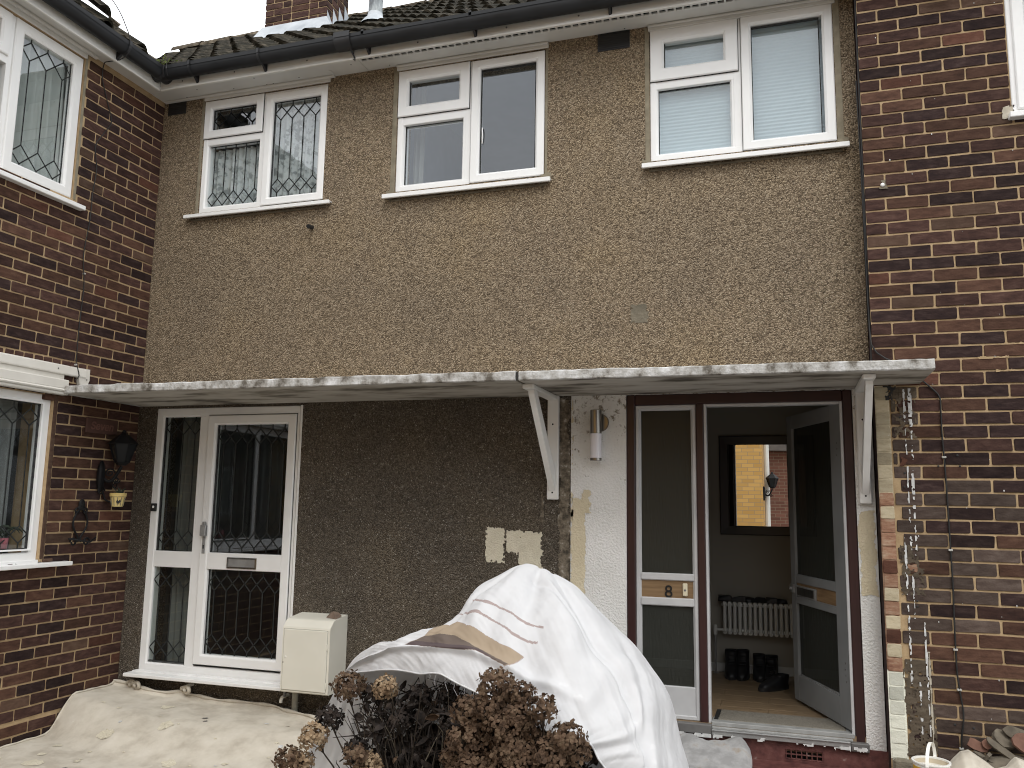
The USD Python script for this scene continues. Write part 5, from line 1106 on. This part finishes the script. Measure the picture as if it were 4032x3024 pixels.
# ------------------------------------------------------------------ canvas drop cloth by the white door
nx, ny = 150, 190
U = np.linspace(0, 1, nx); V = np.linspace(0, 1, ny)
UU, VV = np.meshgrid(U, V, indexing='ij')
X = .012+2.55*UU; Yb = .085-.02*np.sin(X*4)-np.clip(X-1.45, 0, 9)*.30; Y = Yb+(-2.3-Yb)*VV**1.15
wr_ = meshkit.fbm(np.stack([X*2.2+Y*1.6, (Y-X*.7)*.9, 0*X], -1), 4)-.5
edge = -.23-.10*np.sin(X*2.1+.4)-.10*np.clip(X-.6, 0, 1)*1.0
wdt = .25+.24*np.clip(X/.7, 0, 1)+.06*UU; tt = np.clip((Y-(edge-wdt))/wdt, 0, 1); sm = tt*tt*(3-2*tt)
Z = GZ+.022+(.162+.035*np.exp(-(X/.35)**2)-.028*UU)*sm*np.clip(1.25-.4*X/2, .6, 1.15)
fan = np.sin((X*1.25+Y*.55)*15+3*wr_)*np.exp(-((Y+.45)/.35)**2)*.010*np.clip(1-abs(X-.7)/.9, 0, 1)
fan += .012*np.abs(np.sin((X*.55-Y*1.1)*8+2.2*wr_))*np.clip((X-1.1)/.6, 0, 1)
Z += fan+wr_*.030*(1-.3*sm)+(meshkit.fbm(np.stack([X*9, Y*6, 0*X+3], -1), 4)-.5)*.012
Z += .020*np.exp(-(VV/.012)**2)+.010*np.exp(-((X-.62)/.05)**2)*np.exp(-(VV/.05)**2)*2.2
Y = Y+.018*np.sin(X*11)*np.exp(-(VV/.05)**2)
Z = np.maximum(Z, GZ+.006)
dc = thing('drop_cloth', 'paint splashed beige canvas drop cloth spread over the step below the white leaded door', 'cloth')
put(dc, 'sheet', grid(np.stack([X, Y, Z], -1)), 'canvas', smooth=True)
hem = np.stack([X[:, 0], Y[:, 0], Z[:, 0]+.006], 1); put(dc, 'hem', tube(hem[::3], .010+.004*np.sin(np.arange(len(hem[::3]))*1.3), 7), 'canvas', smooth=True)
hem2 = np.stack([X[0, :]+.006, Y[0, :], Z[0, :]+.006], 1); put(dc, 'hem', tube(hem2[::3], .007+.002*np.sin(np.arange(len(hem2[::3]))*1.7), 7), 'canvas', smooth=True)
for cx, cy in ((.64, .075), (.14, .09), (.20, .07)):
    th = np.linspace(0, 1, 18); put(dc, 'crumple', tube([(cx+.05*math.sin(5*t)+.10*t, cy-.02+.012*math.cos(9*t), .185+.018*math.sin(7*t)-.012*t) for t in th], .014, 8), 'canvas', smooth=True)
rp_ = np.random.default_rng(8)
def lay_on_cloth(x, y): 
    i = np.argmin(abs(X[:, 0]-x)); j = np.argmin(abs(Y[i]-y)); return Z[i, j]
def splat(x, y, rx, ry, seed, mat):
    n = 26; a = np.linspace(0, 2*np.pi, n, endpoint=False); rr = 1+.6*(meshkit.fbm(np.stack([np.cos(a)*1.6, np.sin(a)*1.6, 0*a+seed], -1), 3)-.5)*2
    pts = [(x, y, lay_on_cloth(x, y)+.004)]+[(x+rx*q*math.cos(t), y+ry*q*math.sin(t), lay_on_cloth(x+rx*q*math.cos(t), y+ry*q*math.sin(t))+.003) for q, t in zip(rr, a)]
    put(dc, 'paint_splash', (np.array(pts), np.array([[0, k+1, (k+1) % n+1] for k in range(n)])), mat)
for k in range(46):
    x, y = rp_.uniform(.15, 1.9), rp_.uniform(-1.25, -.15); q = rp_.uniform(.004, .014) if k > 9 else rp_.uniform(.02, .05)
    splat(x, y, q*rp_.uniform(1, 2), q, k*1.7, ['white_paint_drip', 'swatch_paint', 'swatch_paint', 'bronze_grey'][rp_.integers(4)] if k > 9 else 'swatch_paint')
put(H0, 'door_step', cbox(.012, 1.72, -.20, YL-.02, -.1, .075, .01), 'cement')

# ------------------------------------------------------------------ dust sheet over the shrub
Rk = [(2.569, -1.05, .627), (2.693, -1.03, .758), (2.887, -1.0, .793), (3.052, -.97, .871), (3.218, -.92, .995), (3.27, -.88, 1.099), (3.387, -.82, 1.177), (3.502, -.78, 1.227), (3.624, -.76, 1.2), (3.759, -.76, 1.133), (3.948, -.76, .958), (4.13, -.76, .794), (4.272, -.78, .611), (4.341, -.8, .389), (4.384, -.82, .26), (4.41, -.85, .1), (4.43, -.9, -.07)]
Fk = [(2.569, -1.055, .626), (2.726, -1.12, .721), (2.961, -1.2, .801), (3.094, -1.24, .823), (3.232, -1.28, .837), (3.358, -1.3, .842), (3.473, -1.32, .816), (3.576, -1.34, .783), (3.703, -1.36, .733), (3.858, -1.38, .688), (4.0, -1.4, .644), (4.141, -1.4, .604), (4.225, -1.4, .539), (4.277, -1.4, .458), (4.306, -1.4, .376), (4.34, -1.42, .18), (4.37, -1.45, -.07)]
Hk = [(2.569, -1.06, .625), (2.734, -1.13, .662), (2.979, -1.23, .704), (3.097, -1.28, .706), (3.224, -1.33, .726), (3.35, -1.36, .691), (3.479, -1.4, .66), (3.604, -1.44, .626), (3.738, -1.47, .592), (3.864, -1.49, .542), (3.976, -1.5, .54), (4.03, -1.5, .517), (4.068, -1.5, .456), (4.099, -1.5, .417), (4.129, -1.5, .35), (4.16, -1.55, .2), (4.2, -1.6, -.07)]
def dust_surface(ns=420, nt=230):
    R, F, Hh = map(np.array, (Rk, Fk, Hk)); d = np.linalg.norm(np.diff((R+F+Hh)/3, axis=0), axis=1); s = np.r_[0, np.cumsum(d)]; s /= s[-1]
    S = np.linspace(0, 1, ns)
    c = [np.stack([PchipInterpolator(s, K[:, k])(S) for k in range(3)], 1) for K in (R, F, Hh)]
    R, F, Hh = c
    taper = np.clip(S/.12, 0, 1)*np.clip((1-S)/.12, 0, 1)
    Md = R*.52+F*.48; Md[:, 2] += .055*taper; Md[:, 1] -= .05*taper
    T = np.linspace(0, 1, nt); P = np.zeros((ns, nt, 3))
    for i in range(ns):
        for k in range(3): P[i, :, k] = PchipInterpolator([0, .38, .74, 1], [R[i, k], Md[i, k], F[i, k], Hh[i, k]])(T)
    Sg, Tg = np.meshgrid(S, T, indexing='ij')
    dS = np.gradient(P, axis=0); dT = np.gradient(P, axis=1); N = np.cross(dT, dS); N /= np.linalg.norm(N, axis=2, keepdims=True)+1e-12
    if N[ns//2, nt//2, 1] > 0: N = -N
    f1 = meshkit.fbm(np.stack([Sg*12+Tg*1.5, Tg*1.1, 0*Sg], -1), 3)-.5
    f2 = meshkit.fbm(np.stack([Sg*26-Tg*7, Tg*2.6+Sg*3, 0*Sg+5], -1), 3)-.5
    apex = .47; ang = (Sg-apex)/(.10+Tg)                    # creases running down from the peak
    cr = -np.exp(-((ang-.02)/.05)**2)*.020-np.exp(-((ang-.35)/.06)**2)*.018-np.exp(-((ang+.42)/.07)**2)*.012+.012*np.exp(-((ang-.16)/.08)**2)
    fold = .030*np.exp(-((Tg-.73)/.035)**2)*np.clip((.62-Sg)/.12, 0, 1)*np.clip(Sg/.08, 0, 1)
    diag = -.020*np.exp(-((Sg-.52-(Tg-.2)*.55)/.016)**2)-.016*np.exp(-((Sg-.66-(Tg-.4)*.5)/.018)**2)-.018*np.exp(-((Sg-.80-(Tg-.7)*.25)/.016)**2)
    amp = np.clip(Tg/.12, .25, 1)
    P = P+N*(f1*.095+f2*.018+cr*1.3+diag*np.clip(Tg*4, 0, 1))[..., None]*amp[..., None]*np.clip(taper*1.2, .15, 1)[:, None, None]+N*fold[..., None]
    P[..., 2] = np.maximum(P[..., 2], GZ+.004)
    return P, Sg, Tg
P, Sg, Tg = dust_surface()
STRIPES = [(0.3, [(0.3317, 0.2052), (0.3675, 0.3493), (0.3962, 0.3974), (0.4248, 0.441), (0.4487, 0.4585), (0.4702, 0.4585), (0.4893, 0.4672), (0.5131, 0.4585), (0.5131, 0.4716), (0.4893, 0.476), (0.4702, 0.476), (0.4487, 0.4716), (0.4272, 0.4585), (0.3962, 0.4148), (0.3699, 0.3886), (0.3317, 0.2358)]), (0.3, [(0.2912, 0.2009), (0.3294, 0.393), (0.3723, 0.4716), (0.3938, 0.4978), (0.4177, 0.5284), (0.4415, 0.5415), (0.463, 0.5459), (0.4821, 0.5459), (0.5012, 0.5371), (0.5012, 0.5502), (0.4821, 0.559), (0.463, 0.559), (0.4415, 0.559), (0.42, 0.5415), (0.3962, 0.5153), (0.3723, 0.4891), (0.3317, 0.441), (0.2888, 0.2052)]), (0.55, [(0.2554, 0.2533), (0.2792, 0.3319), (0.3317, 0.5415), (0.358, 0.5764), (0.3795, 0.5983), (0.4153, 0.6245), (0.4511, 0.6288), (0.4773, 0.6245), (0.4487, 0.7249), (0.4129, 0.7162), (0.3842, 0.7031), (0.3532, 0.6943), (0.327, 0.655), (0.3079, 0.5983), (0.253, 0.5371), (0.2315, 0.524)]), (0.8, [(0.2315, 0.524), (0.253, 0.5371), (0.3079, 0.5983), (0.327, 0.655), (0.3532, 0.6943), (0.3842, 0.7031), (0.4129, 0.7162), (0.4487, 0.7249), (0.4368, 0.7424), (0.401, 0.7336), (0.3699, 0.7249), (0.3389, 0.7424), (0.2912, 0.7467), (0.2339, 0.7249), (0.1862, 0.655)]), (0.95, [(0.21, 0.6026), (0.2578, 0.6507), (0.3079, 0.6943), (0.3437, 0.7118), (0.3723, 0.7031), (0.401, 0.7249), (0.432, 0.7424), (0.4368, 0.7424), (0.401, 0.7336), (0.3699, 0.7249), (0.3389, 0.7424), (0.2912, 0.7467), (0.2339, 0.7249), (0.1862, 0.655)])]
#STRIPES#
stripe = np.zeros(Sg.shape)
for code, poly in STRIPES:
    import shapely
    pg = Polygon(poly).buffer(0); stripe[shapely.contains_xy(pg, Sg, Tg)] = code
ds = thing('dust_sheet', 'white cotton dust sheet with brown printed stripes thrown over the dried hydrangea', 'dust sheet')
pth = put(ds, 'sheet', grid(P), 'dust_sheet', smooth=True)
UsdGeom.PrimvarsAPI(stage.GetPrimAtPath(pth)).CreatePrimvar('stripe', Sdf.ValueTypeNames.FloatArray, 'vertex').Set(Vt.FloatArray.FromNumpy(stripe.ravel().astype(np.float32)))
# the back of the sheet, hanging to the ground behind the shrub
B0 = P[:, 0]; tl = np.linspace(0, 1, 50); S1 = Sg[:, 0]
G = np.stack([B0[:, 0]+np.interp(S1, [0, .25, 1], [-.30, -.08, .02]), B0[:, 1]+np.interp(S1, [0, .3, 1], [.02, .14, .03]), np.full(len(B0), GZ+.004)], 1)
Bk = B0[:, None]*(1-tl)[None, :, None]+G[:, None]*tl[None, :, None]
fw = (meshkit.fbm(np.stack([S1[:, None]*16+0*tl[None], tl[None]*1.5+0*S1[:, None], 0*S1[:, None]+0*tl[None]], -1), 4)-.5)
Bk[..., 1] += fw*.14*np.sin(np.pi*np.clip(tl*.75, 0, 1))[None]; Bk[..., 0] -= .02*np.sin(tl*3.1)[None]
put(ds, 'back_panel', grid(Bk), 'dust_sheet', smooth=True)
hm = P[::2, -1]; put(ds, 'hem', tube(hm, .0045, 6), 'dust_sheet', smooth=True)
for k in range(7):
    i = int(420*(.27+.02*k)); q = P[i, -1]; L_ = rp_.uniform(.03, .07)
    put(ds, 'loose_thread', tube([q, q+[rp_.normal(0, .006), -.004, -L_*.5], q+[rp_.normal(0, .012), -.004, -L_]], .0009, 4), 'dust_sheet')

# ------------------------------------------------------------------ dried hydrangea
hy = thing('hydrangea_shrub', 'dried brown hydrangea with dead flower heads and bare stems under the white dust sheet', 'shrub')
HEADS = [(2.686, -1.2, .594, .077), (2.601, -1.25, .443, .060), (2.605, -1.4, .388, .066), (2.507, -1.45, .281, .063), (2.553, -1.42, .27, .057), (2.915, -1.25, .615, .060), (2.792, -1.15, .555, .048), (2.818, -1.35, .338, .053), (2.924, -1.45, .304, .055), (3.09, -1.2, .587, .051), (3.242, -1.2, .6, .051), (3.622, -1.58, .745, .073), (3.736, -1.55, .712, .053), (3.842, -1.60, .668, .053), (3.455, -1.5, .608, .064), (3.581, -1.58, .66, .068), (3.65, -1.5, .644, .074), (3.726, -1.58, .622, .067), (3.517, -1.5, .555, .074), (3.662, -1.58, .57, .079), (3.759, -1.53, .56, .057), (3.466, -1.58, .5, .066), (3.557, -1.5, .462, .074), (3.693, -1.58, .489, .078), (3.958, -1.62, .559, .074), (3.888, -1.62, .484, .072), (3.398, -1.5, .4, .058), (3.784, -1.58, .449, .066), (3.594, -1.5, .393, .071), (2.936, -1.58, .38, .045), (2.963, -1.5, .316, .05), (3.514, -1.58, .401, .068), (3.98, -1.56, .49, .056), (3.703, -1.58, .441, .067), (3.32, -1.35, .50, .05), (3.02, -1.3, .47, .045), (3.60, -1.62, .33, .08), (3.75, -1.64, .36, .08), (3.45, -1.6, .32, .07), (3.88, -1.64, .40, .07), (2.62, -1.55, .2, .07), (2.85, -1.58, .22, .07)]
PALE = {2, 5, 8, 4, 30}; DARK = {1, 6, 9, 10, 34, 35, 7}
rh = np.random.default_rng(17)
base = np.array([3.12, -1.22, GZ])
def head_mesh(c, r):
    """a ball of papery florets, each of four curled petals"""
    ms = []; r *= 1.12; nfl = int(80*(r/.072)**2)
    for k in range(nfl):
        z = 1-2*(k+.5)/nfl; a = k*2.39996; d = np.array([math.sqrt(max(0, 1-z*z))*math.cos(a), math.sqrt(max(0, 1-z*z))*math.sin(a), z])
        if d[2] < -.75: continue
        d += rh.normal(0, .16, 3); d /= np.linalg.norm(d); R_ = r*rh.uniform(.72, 1.06); p = c+d*R_*np.array([1, 1, .88])
        e = np.cross(d, rh.normal(0, 1, 3)); e /= np.linalg.norm(e); g = np.cross(d, e); s = rh.uniform(.014, .023)
        for q in range(rh.integers(3, 5)):
            t = q*math.pi/2+rh.uniform(-.4, .4); u = e*math.cos(t)+g*math.sin(t); w = -e*math.sin(t)+g*math.cos(t); cu = rh.uniform(-.35, .75)
            v = np.array([p, p+u*s*.55+w*s*.45+d*s*cu*.4, p+u*s*.6+d*s*(cu*.3+.15), p+u*s*.55-w*s*.45+d*s*cu*.4, p+u*s*1.1+w*s*.28+d*s*cu, p+u*s*1.1-w*s*.28+d*s*(cu+rh.uniform(-.3, .3))])
            ms.append((v, np.array([[0, 2, 1], [0, 3, 2], [1, 2, 4], [2, 5, 4], [2, 3, 5]])))
    return cat(ms)
for i, (x, y, z, r) in enumerate(HEADS):
    c = np.array([x, y, z]); b = base+np.array([(x-3.12)*.35+rh.normal(0, .05), rh.normal(0, .05), 0])
    k1 = b*.6+c*.4+np.array([-(x-3.12)*.06, rh.normal(0, .02), -.04+rh.normal(0, .02)]); k2 = b*.2+c*.8+np.array([rh.normal(0, .02), .02, -.03])
    t = np.linspace(0, 1, 9); Q = np.stack([PchipInterpolator([0, .4, .8, 1], [b[k], k1[k], k2[k], c[k]])(t) for k in range(3)], 1)
    Q[1:-1] += rh.normal(0, .006, (7, 3))
    st = put(hy, 'stem', tube(Q, np.linspace(.0065, .0032, 9), 6), 'twig', smooth=True)
    put(hy, 'flower_head', head_mesh(c, r), 'petal_pale' if i in PALE else ('petal_dark' if i in DARK else 'petal'))
    for k in range(14):
        d = rh.normal(0, 1, 3); d[2] = abs(d[2]); d /= np.linalg.norm(d)
        if k < 6: put(st, 'flower_stalk', tube([Q[-2], c+d*r*.8], [.0022, .0012], 4), 'twig')
for k in range(95):
    x = rh.uniform(2.72, 3.75); y = rh.uniform(-1.45, -1.02); z = rh.uniform(.12, .60)-.15*abs(x-3.1); b = base+np.array([(x-3.12)*.4+rh.normal(0, .08), rh.normal(0, .08), rh.uniform(0, .12)])
    c = np.array([x, y, z]); m_ = (b+c)/2+rh.normal(0, .035, 3)
    put(hy, 'stem', tube([b, m_, c, c+(c-m_)*.3+rh.normal(0, .02, 3)], [.0045, .0036, .0026, .001], 5), 'twig_pale' if k % 9 == 0 else 'twig', smooth=True)
def leaf_mesh(c, d, s):
    d = d/np.linalg.norm(d); w = np.cross(d, rh.normal(0, 1, 3)); w /= np.linalg.norm(w); n = np.cross(d, w); rows = []
    for t, wd in ((0, .05), (.25, .32), (.55, .36), (.85, .18), (1, .02)):
        rows.append([c+d*s*t+w*s*wd*q+n*s*(.25*abs(q)+.35*t*t) for q in (-1, 0, 1)])
    return grid(np.array(rows))
ms = []
for k in range(900):
    x = rh.uniform(2.74, 3.95); c = np.array([x, rh.uniform(-1.32, -1.0), rh.uniform(.0, .60)-.16*max(0, 3.0-x)-.10*max(0, x-3.4)]); d = np.array([(x-3.15)*.8, 0, .5])+rh.normal(0, .45, 3); d /= np.linalg.norm(d); L_ = rh.uniform(.08, .24)
    ms.append(tube([c-d*L_*.5, c+rh.normal(0, .012, 3), c+d*L_*.5], [.0035, .003, .0015], 4, caps=False))
for k in range(620):
    x = rh.uniform(2.78, 3.98); c = np.array([x, rh.uniform(-1.30, -1.02), rh.uniform(.02, .60)-.16*max(0, 3.0-x)-.10*max(0, x-3.4)]); ms.append(leaf_mesh(c, rh.normal(0, 1, 3)+[0, 0, -.8], rh.uniform(.04, .085)))
put(hy, 'twig_mass', cat(ms), 'petal_dark', kind='stuff')
for k in range(60):
    x = rh.uniform(2.75, 3.75); c = np.array([x, rh.uniform(-1.5, -1.1), rh.uniform(.12, .58)])
    put(hy, 'leaf', leaf_mesh(c, rh.normal(0, 1, 3)+[0, 0, -.8], rh.uniform(.035, .07)), ['petal_dark', 'petal_dark', 'petal'][rh.integers(3)])
solo('refuse_bag', (lambda m: (m[0]*[1.25, .7, 1.0]+[3.05, -.98, .10]+.05*(meshkit.fbm(m[0]*6+3, 3)-.5)[:, None], m[1]))(ball((0, 0, 0), .24, 4)), 'black_bag', 'dark plastic bag behind the hydrangea stems under the sheet', 'bag', smooth=True)

# ------------------------------------------------------------------ small grey cloth on the red step, things by the right wall
nx, ny = 70, 60
UU, VV = np.meshgrid(np.linspace(0, 1, nx), np.linspace(0, 1, ny), indexing='ij')
X = 4.22+.40*UU+.03*np.sin(VV*5); Y = .105-.62*VV
prof = np.interp(VV, [0, .08, .2, .34, .45, .6, .75, 1], [.185, .200, .180, .150, .108, .100, .100, .098])
wv = meshkit.fbm(np.stack([X*9, Y*7, 0*X], -1), 4)-.5
Z = prof+wv*.05+.018*np.sin(UU*9)*np.exp(-(VV/.25)**2)-.05*np.clip((UU-.85)/.15, 0, 1)**2*(VV < .45)
Z = np.maximum(Z, .098)
Y = Y+wv*.05
solo('rag', grid(np.stack([X, Y, Z], -1)), 'grey_cloth', 'crumpled grey stained cloth on the red step beside the dust sheet', 'cloth', smooth=True)
put(HRt, 'paving_slab', cbox(5.39, 9.0, -.75, -.004, -.1, .085, .008), 'paving')
bk = thing('paint_kettle', 'small white and yellow paint kettle with a white handle standing by the right brick wall', 'bucket')
bx, by, br, bz = 5.535, -.36, .087, .298
put(bk, 'body', lathe([(.0, .086), (br*.86, .086), (br*.985, bz-.006), (br*1.05, bz-.006), (br*1.05, bz), (br*.93, bz), (br*.80, .10), (.0, .10)], 40, (bx, by, 0)), 'bucket_white', smooth=40)
put(bk, 'label_band', lathe([(br*.883, .11), (br*.972+.0006, bz-.022)], 40, (bx, by, 0)), 'bucket_yellow', smooth=True)
put(bk, 'paint_film', lathe([(br*.905, bz-.03), (br*.915, bz-.008)], 40, (bx, by, 0)), 'paint_inside', smooth=True)
put(bk, 'paint', lathe([(.0, bz-.045), (br*.90, bz-.044)], 40, (bx, by, 0)), 'paint_inside', smooth=True)
th = np.linspace(0, np.pi, 26); hw = .0085
hA = np.array([[(bx+.80*br*math.cos(t)*.45+sx*hw*.95, by+br*1.03*math.cos(t)+sx*hw*.2, bz-.012+.098*math.sin(t)) for sx in (-1, 1)] for t in th])
put(bk, 'handle', cat([grid(hA), grid(hA*1.0+[.0, 0, .0022])]), 'bucket_white', smooth=True)
# the second canvas, over the heap
nx, ny = 110, 80
UU, VV = np.meshgrid(np.linspace(0, 1, nx), np.linspace(0, 1, ny), indexing='ij')
X = 5.58+.75*UU; Y = -.16-.55*VV
crest = np.interp(X, [5.58, 5.64, 5.70, 5.74, 5.80, 5.86, 5.91, 5.955, 6.0, 6.06, 6.2, 6.33], [.13, .24, .315, .325, .285, .245, .262, .305, .290, .20, .16, .12])
back = np.interp(VV, [0, .10, .25, .55, 1], [1, 1.0, .80, .42, .0])
wv = meshkit.fbm(np.stack([X*8, Y*6, 0*X+2], -1), 4)-.5
Z = .092+(crest-.092)*back+wv*.022
c2 = thing('drop_cloth', 'cream canvas drop cloth heaped over rubble at the lower right corner', 'cloth')
put(c2, 'sheet', grid(np.stack([X, Y+wv*.03, Z], -1)), 'canvas', smooth=True)
r = np.random.default_rng(23)
def shard(c, size, rot, mat, label):
    L_, W_, T_ = size; n = 14
    a = np.linspace(0, 2*np.pi, n, endpoint=False); rr = r.uniform(.75, 1.1, n)
    top = [(L_*math.copysign(abs(math.cos(t))**.7, math.cos(t))*q, W_*math.copysign(abs(math.sin(t))**.7, math.sin(t))*q, T_/2+.15*W_*(1-(math.cos(t)**2))*0) for t, q in zip(a, rr)]
    pts = np.array(top+[(x*.97, y*.97, -T_/2) for x, y, _ in top])
    v, f = hull(pts)
    ax, ay, az = rot
    Rx = np.array([[1, 0, 0], [0, math.cos(ax), -math.sin(ax)], [0, math.sin(ax), math.cos(ax)]]); Ry = np.array([[math.cos(ay), 0, math.sin(ay)], [0, 1, 0], [-math.sin(ay), 0, math.cos(ay)]]); Rz = np.array([[math.cos(az), -math.sin(az), 0], [math.sin(az), math.cos(az), 0], [0, 0, 1]])
    solo('rubble_piece', (v@(Rz@Ry@Rx).T+np.asarray(c), f), mat, label, 'rubble')
shard((5.800, -.070, .322), (.055, .030, .016), (1.1, .35, .1), 'tile_shard', 'curved orange tile shard leaning on the brick wall, leftmost in the heap')
shard((5.852, -.075, .342), (.035, .024, .014), (1.2, -.5, .3), 'tile_shard', 'upright orange tile shard in the middle of the rubble heap')
shard((5.905, -.110, .322), (.100, .018, .013), (.9, .62, -.1), 'tile_shard_grey', 'long grey slanting tile strip across the rubble heap')
shard((5.925, -.055, .362), (.062, .050, .030), (.8, .2, .4), 'tile_shard_grey', 'rounded brown grey lump at the back of the rubble heap')
shard((6.030, -.090, .345), (.085, .055, .016), (1.0, .45, .2), 'tile_shard', 'large orange tile shard at the right edge of the rubble heap')
shard((5.99, -.05, .398), (.07, .03, .014), (1.2, .25, .1), 'tile_shard_grey', 'thin grey tile edge at the top of the rubble heap')
for k, (x, y, z) in enumerate(((5.800, -.10, .285), (5.835, -.12, .280), (5.865, -.115, .262), (5.895, -.13, .245))):
    shard((x, y, z), (.032, .020, .016), r.uniform(-1, 1, 3), 'tile_shard_grey', ['small grey crumb of mortar behind the cream canvas, leftmost', 'small grey crumb of mortar under the orange shards', 'small grey crumb of mortar under the long tile strip', 'lowest grey crumb of mortar beside the cream canvas'][k])
solo('rubble_heap', (lambda m: (m[0]*[1.6, .75, 1]+[5.95, -.10, .16]+.04*(meshkit.fbm(m[0]*14, 4)-.5)[:, None], m[1]))(ball((0, 0, 0), .13, 4)), 'tile_shard_grey', 'heap of dark crumbled rubble under the tile shards by the right wall', 'rubble', kind='stuff')

# ------------------------------------------------------------------ houses across the court: two seen in the mirror, the last unseen to block light
HY2 = thing('brick_house', 'yellow brick house across the court, reflected in the hall mirror', 'house')
put(HY2, 'wall', box(-2.5, 4.455, -16, -8.4, -.1, 5.4), 'far_yellow_brick')
put(HY2, 'roof', hull([(-2.9, -16.4, 5.4), (4.7, -16.4, 5.4), (-2.9, -8.0, 5.4), (4.7, -8.0, 5.4), (-2.9, -12.2, 7.8), (4.7, -12.2, 7.8)]), 'far_roof')
put(HY2, 'downpipe', tube([(4.53, -8.9, 0), (4.53, -8.9, 5.3)], .055, 10), 'pvc_aged')
HY3 = thing('brick_house', 'red brick house across the court, reflected in the hall mirror', 'house')
put(HY3, 'wall', box(4.46, 15, -20, -12.5, -.1, 2.95), 'far_red_brick')
put(HY3, 'roof', hull([(4.46, -20.4, 2.95), (15.4, -20.4, 2.95), (4.46, -12.2, 2.95), (15.4, -12.2, 2.7), (4.46, -16.2, 7.0), (15.4, -16.2, 7.0)]), 'far_roof')
w_ = put(HY3, 'window', cat([box(8.2, 9.8, -12.5, -12.46, 1.2, 2.4)]), 'pvc_white'); put(w_, 'pane', box(8.3, 9.7, -12.46, -12.45, 1.3, 2.3), 'room_dark')
wl2 = thing('wall_lantern', 'black carriage lantern on the yellow brick corner, reflected in the hall mirror', 'lantern')
lantern_parts(wl2, (4.457, -8.75, 1.93), 1.15, (1, 0, 0))
HB4 = thing('brick_house', 'unseen red brick terrace across the court, added to block low sky light', 'house')  # out of view, added to keep low sky light off the front
put(HB4, 'wall', box(-20, -4.0, -16, -10.5, -.1, 5.2), 'far_red_brick'); put(HB4, 'roof', hull([(-20.4, -16.4, 5.2), (-3.7, -16.4, 5.2), (-20.4, -10.1, 5.2), (-3.7, -10.1, 5.2), (-20.4, -13.2, 7.2), (-3.7, -13.2, 7.2)]), 'far_roof')
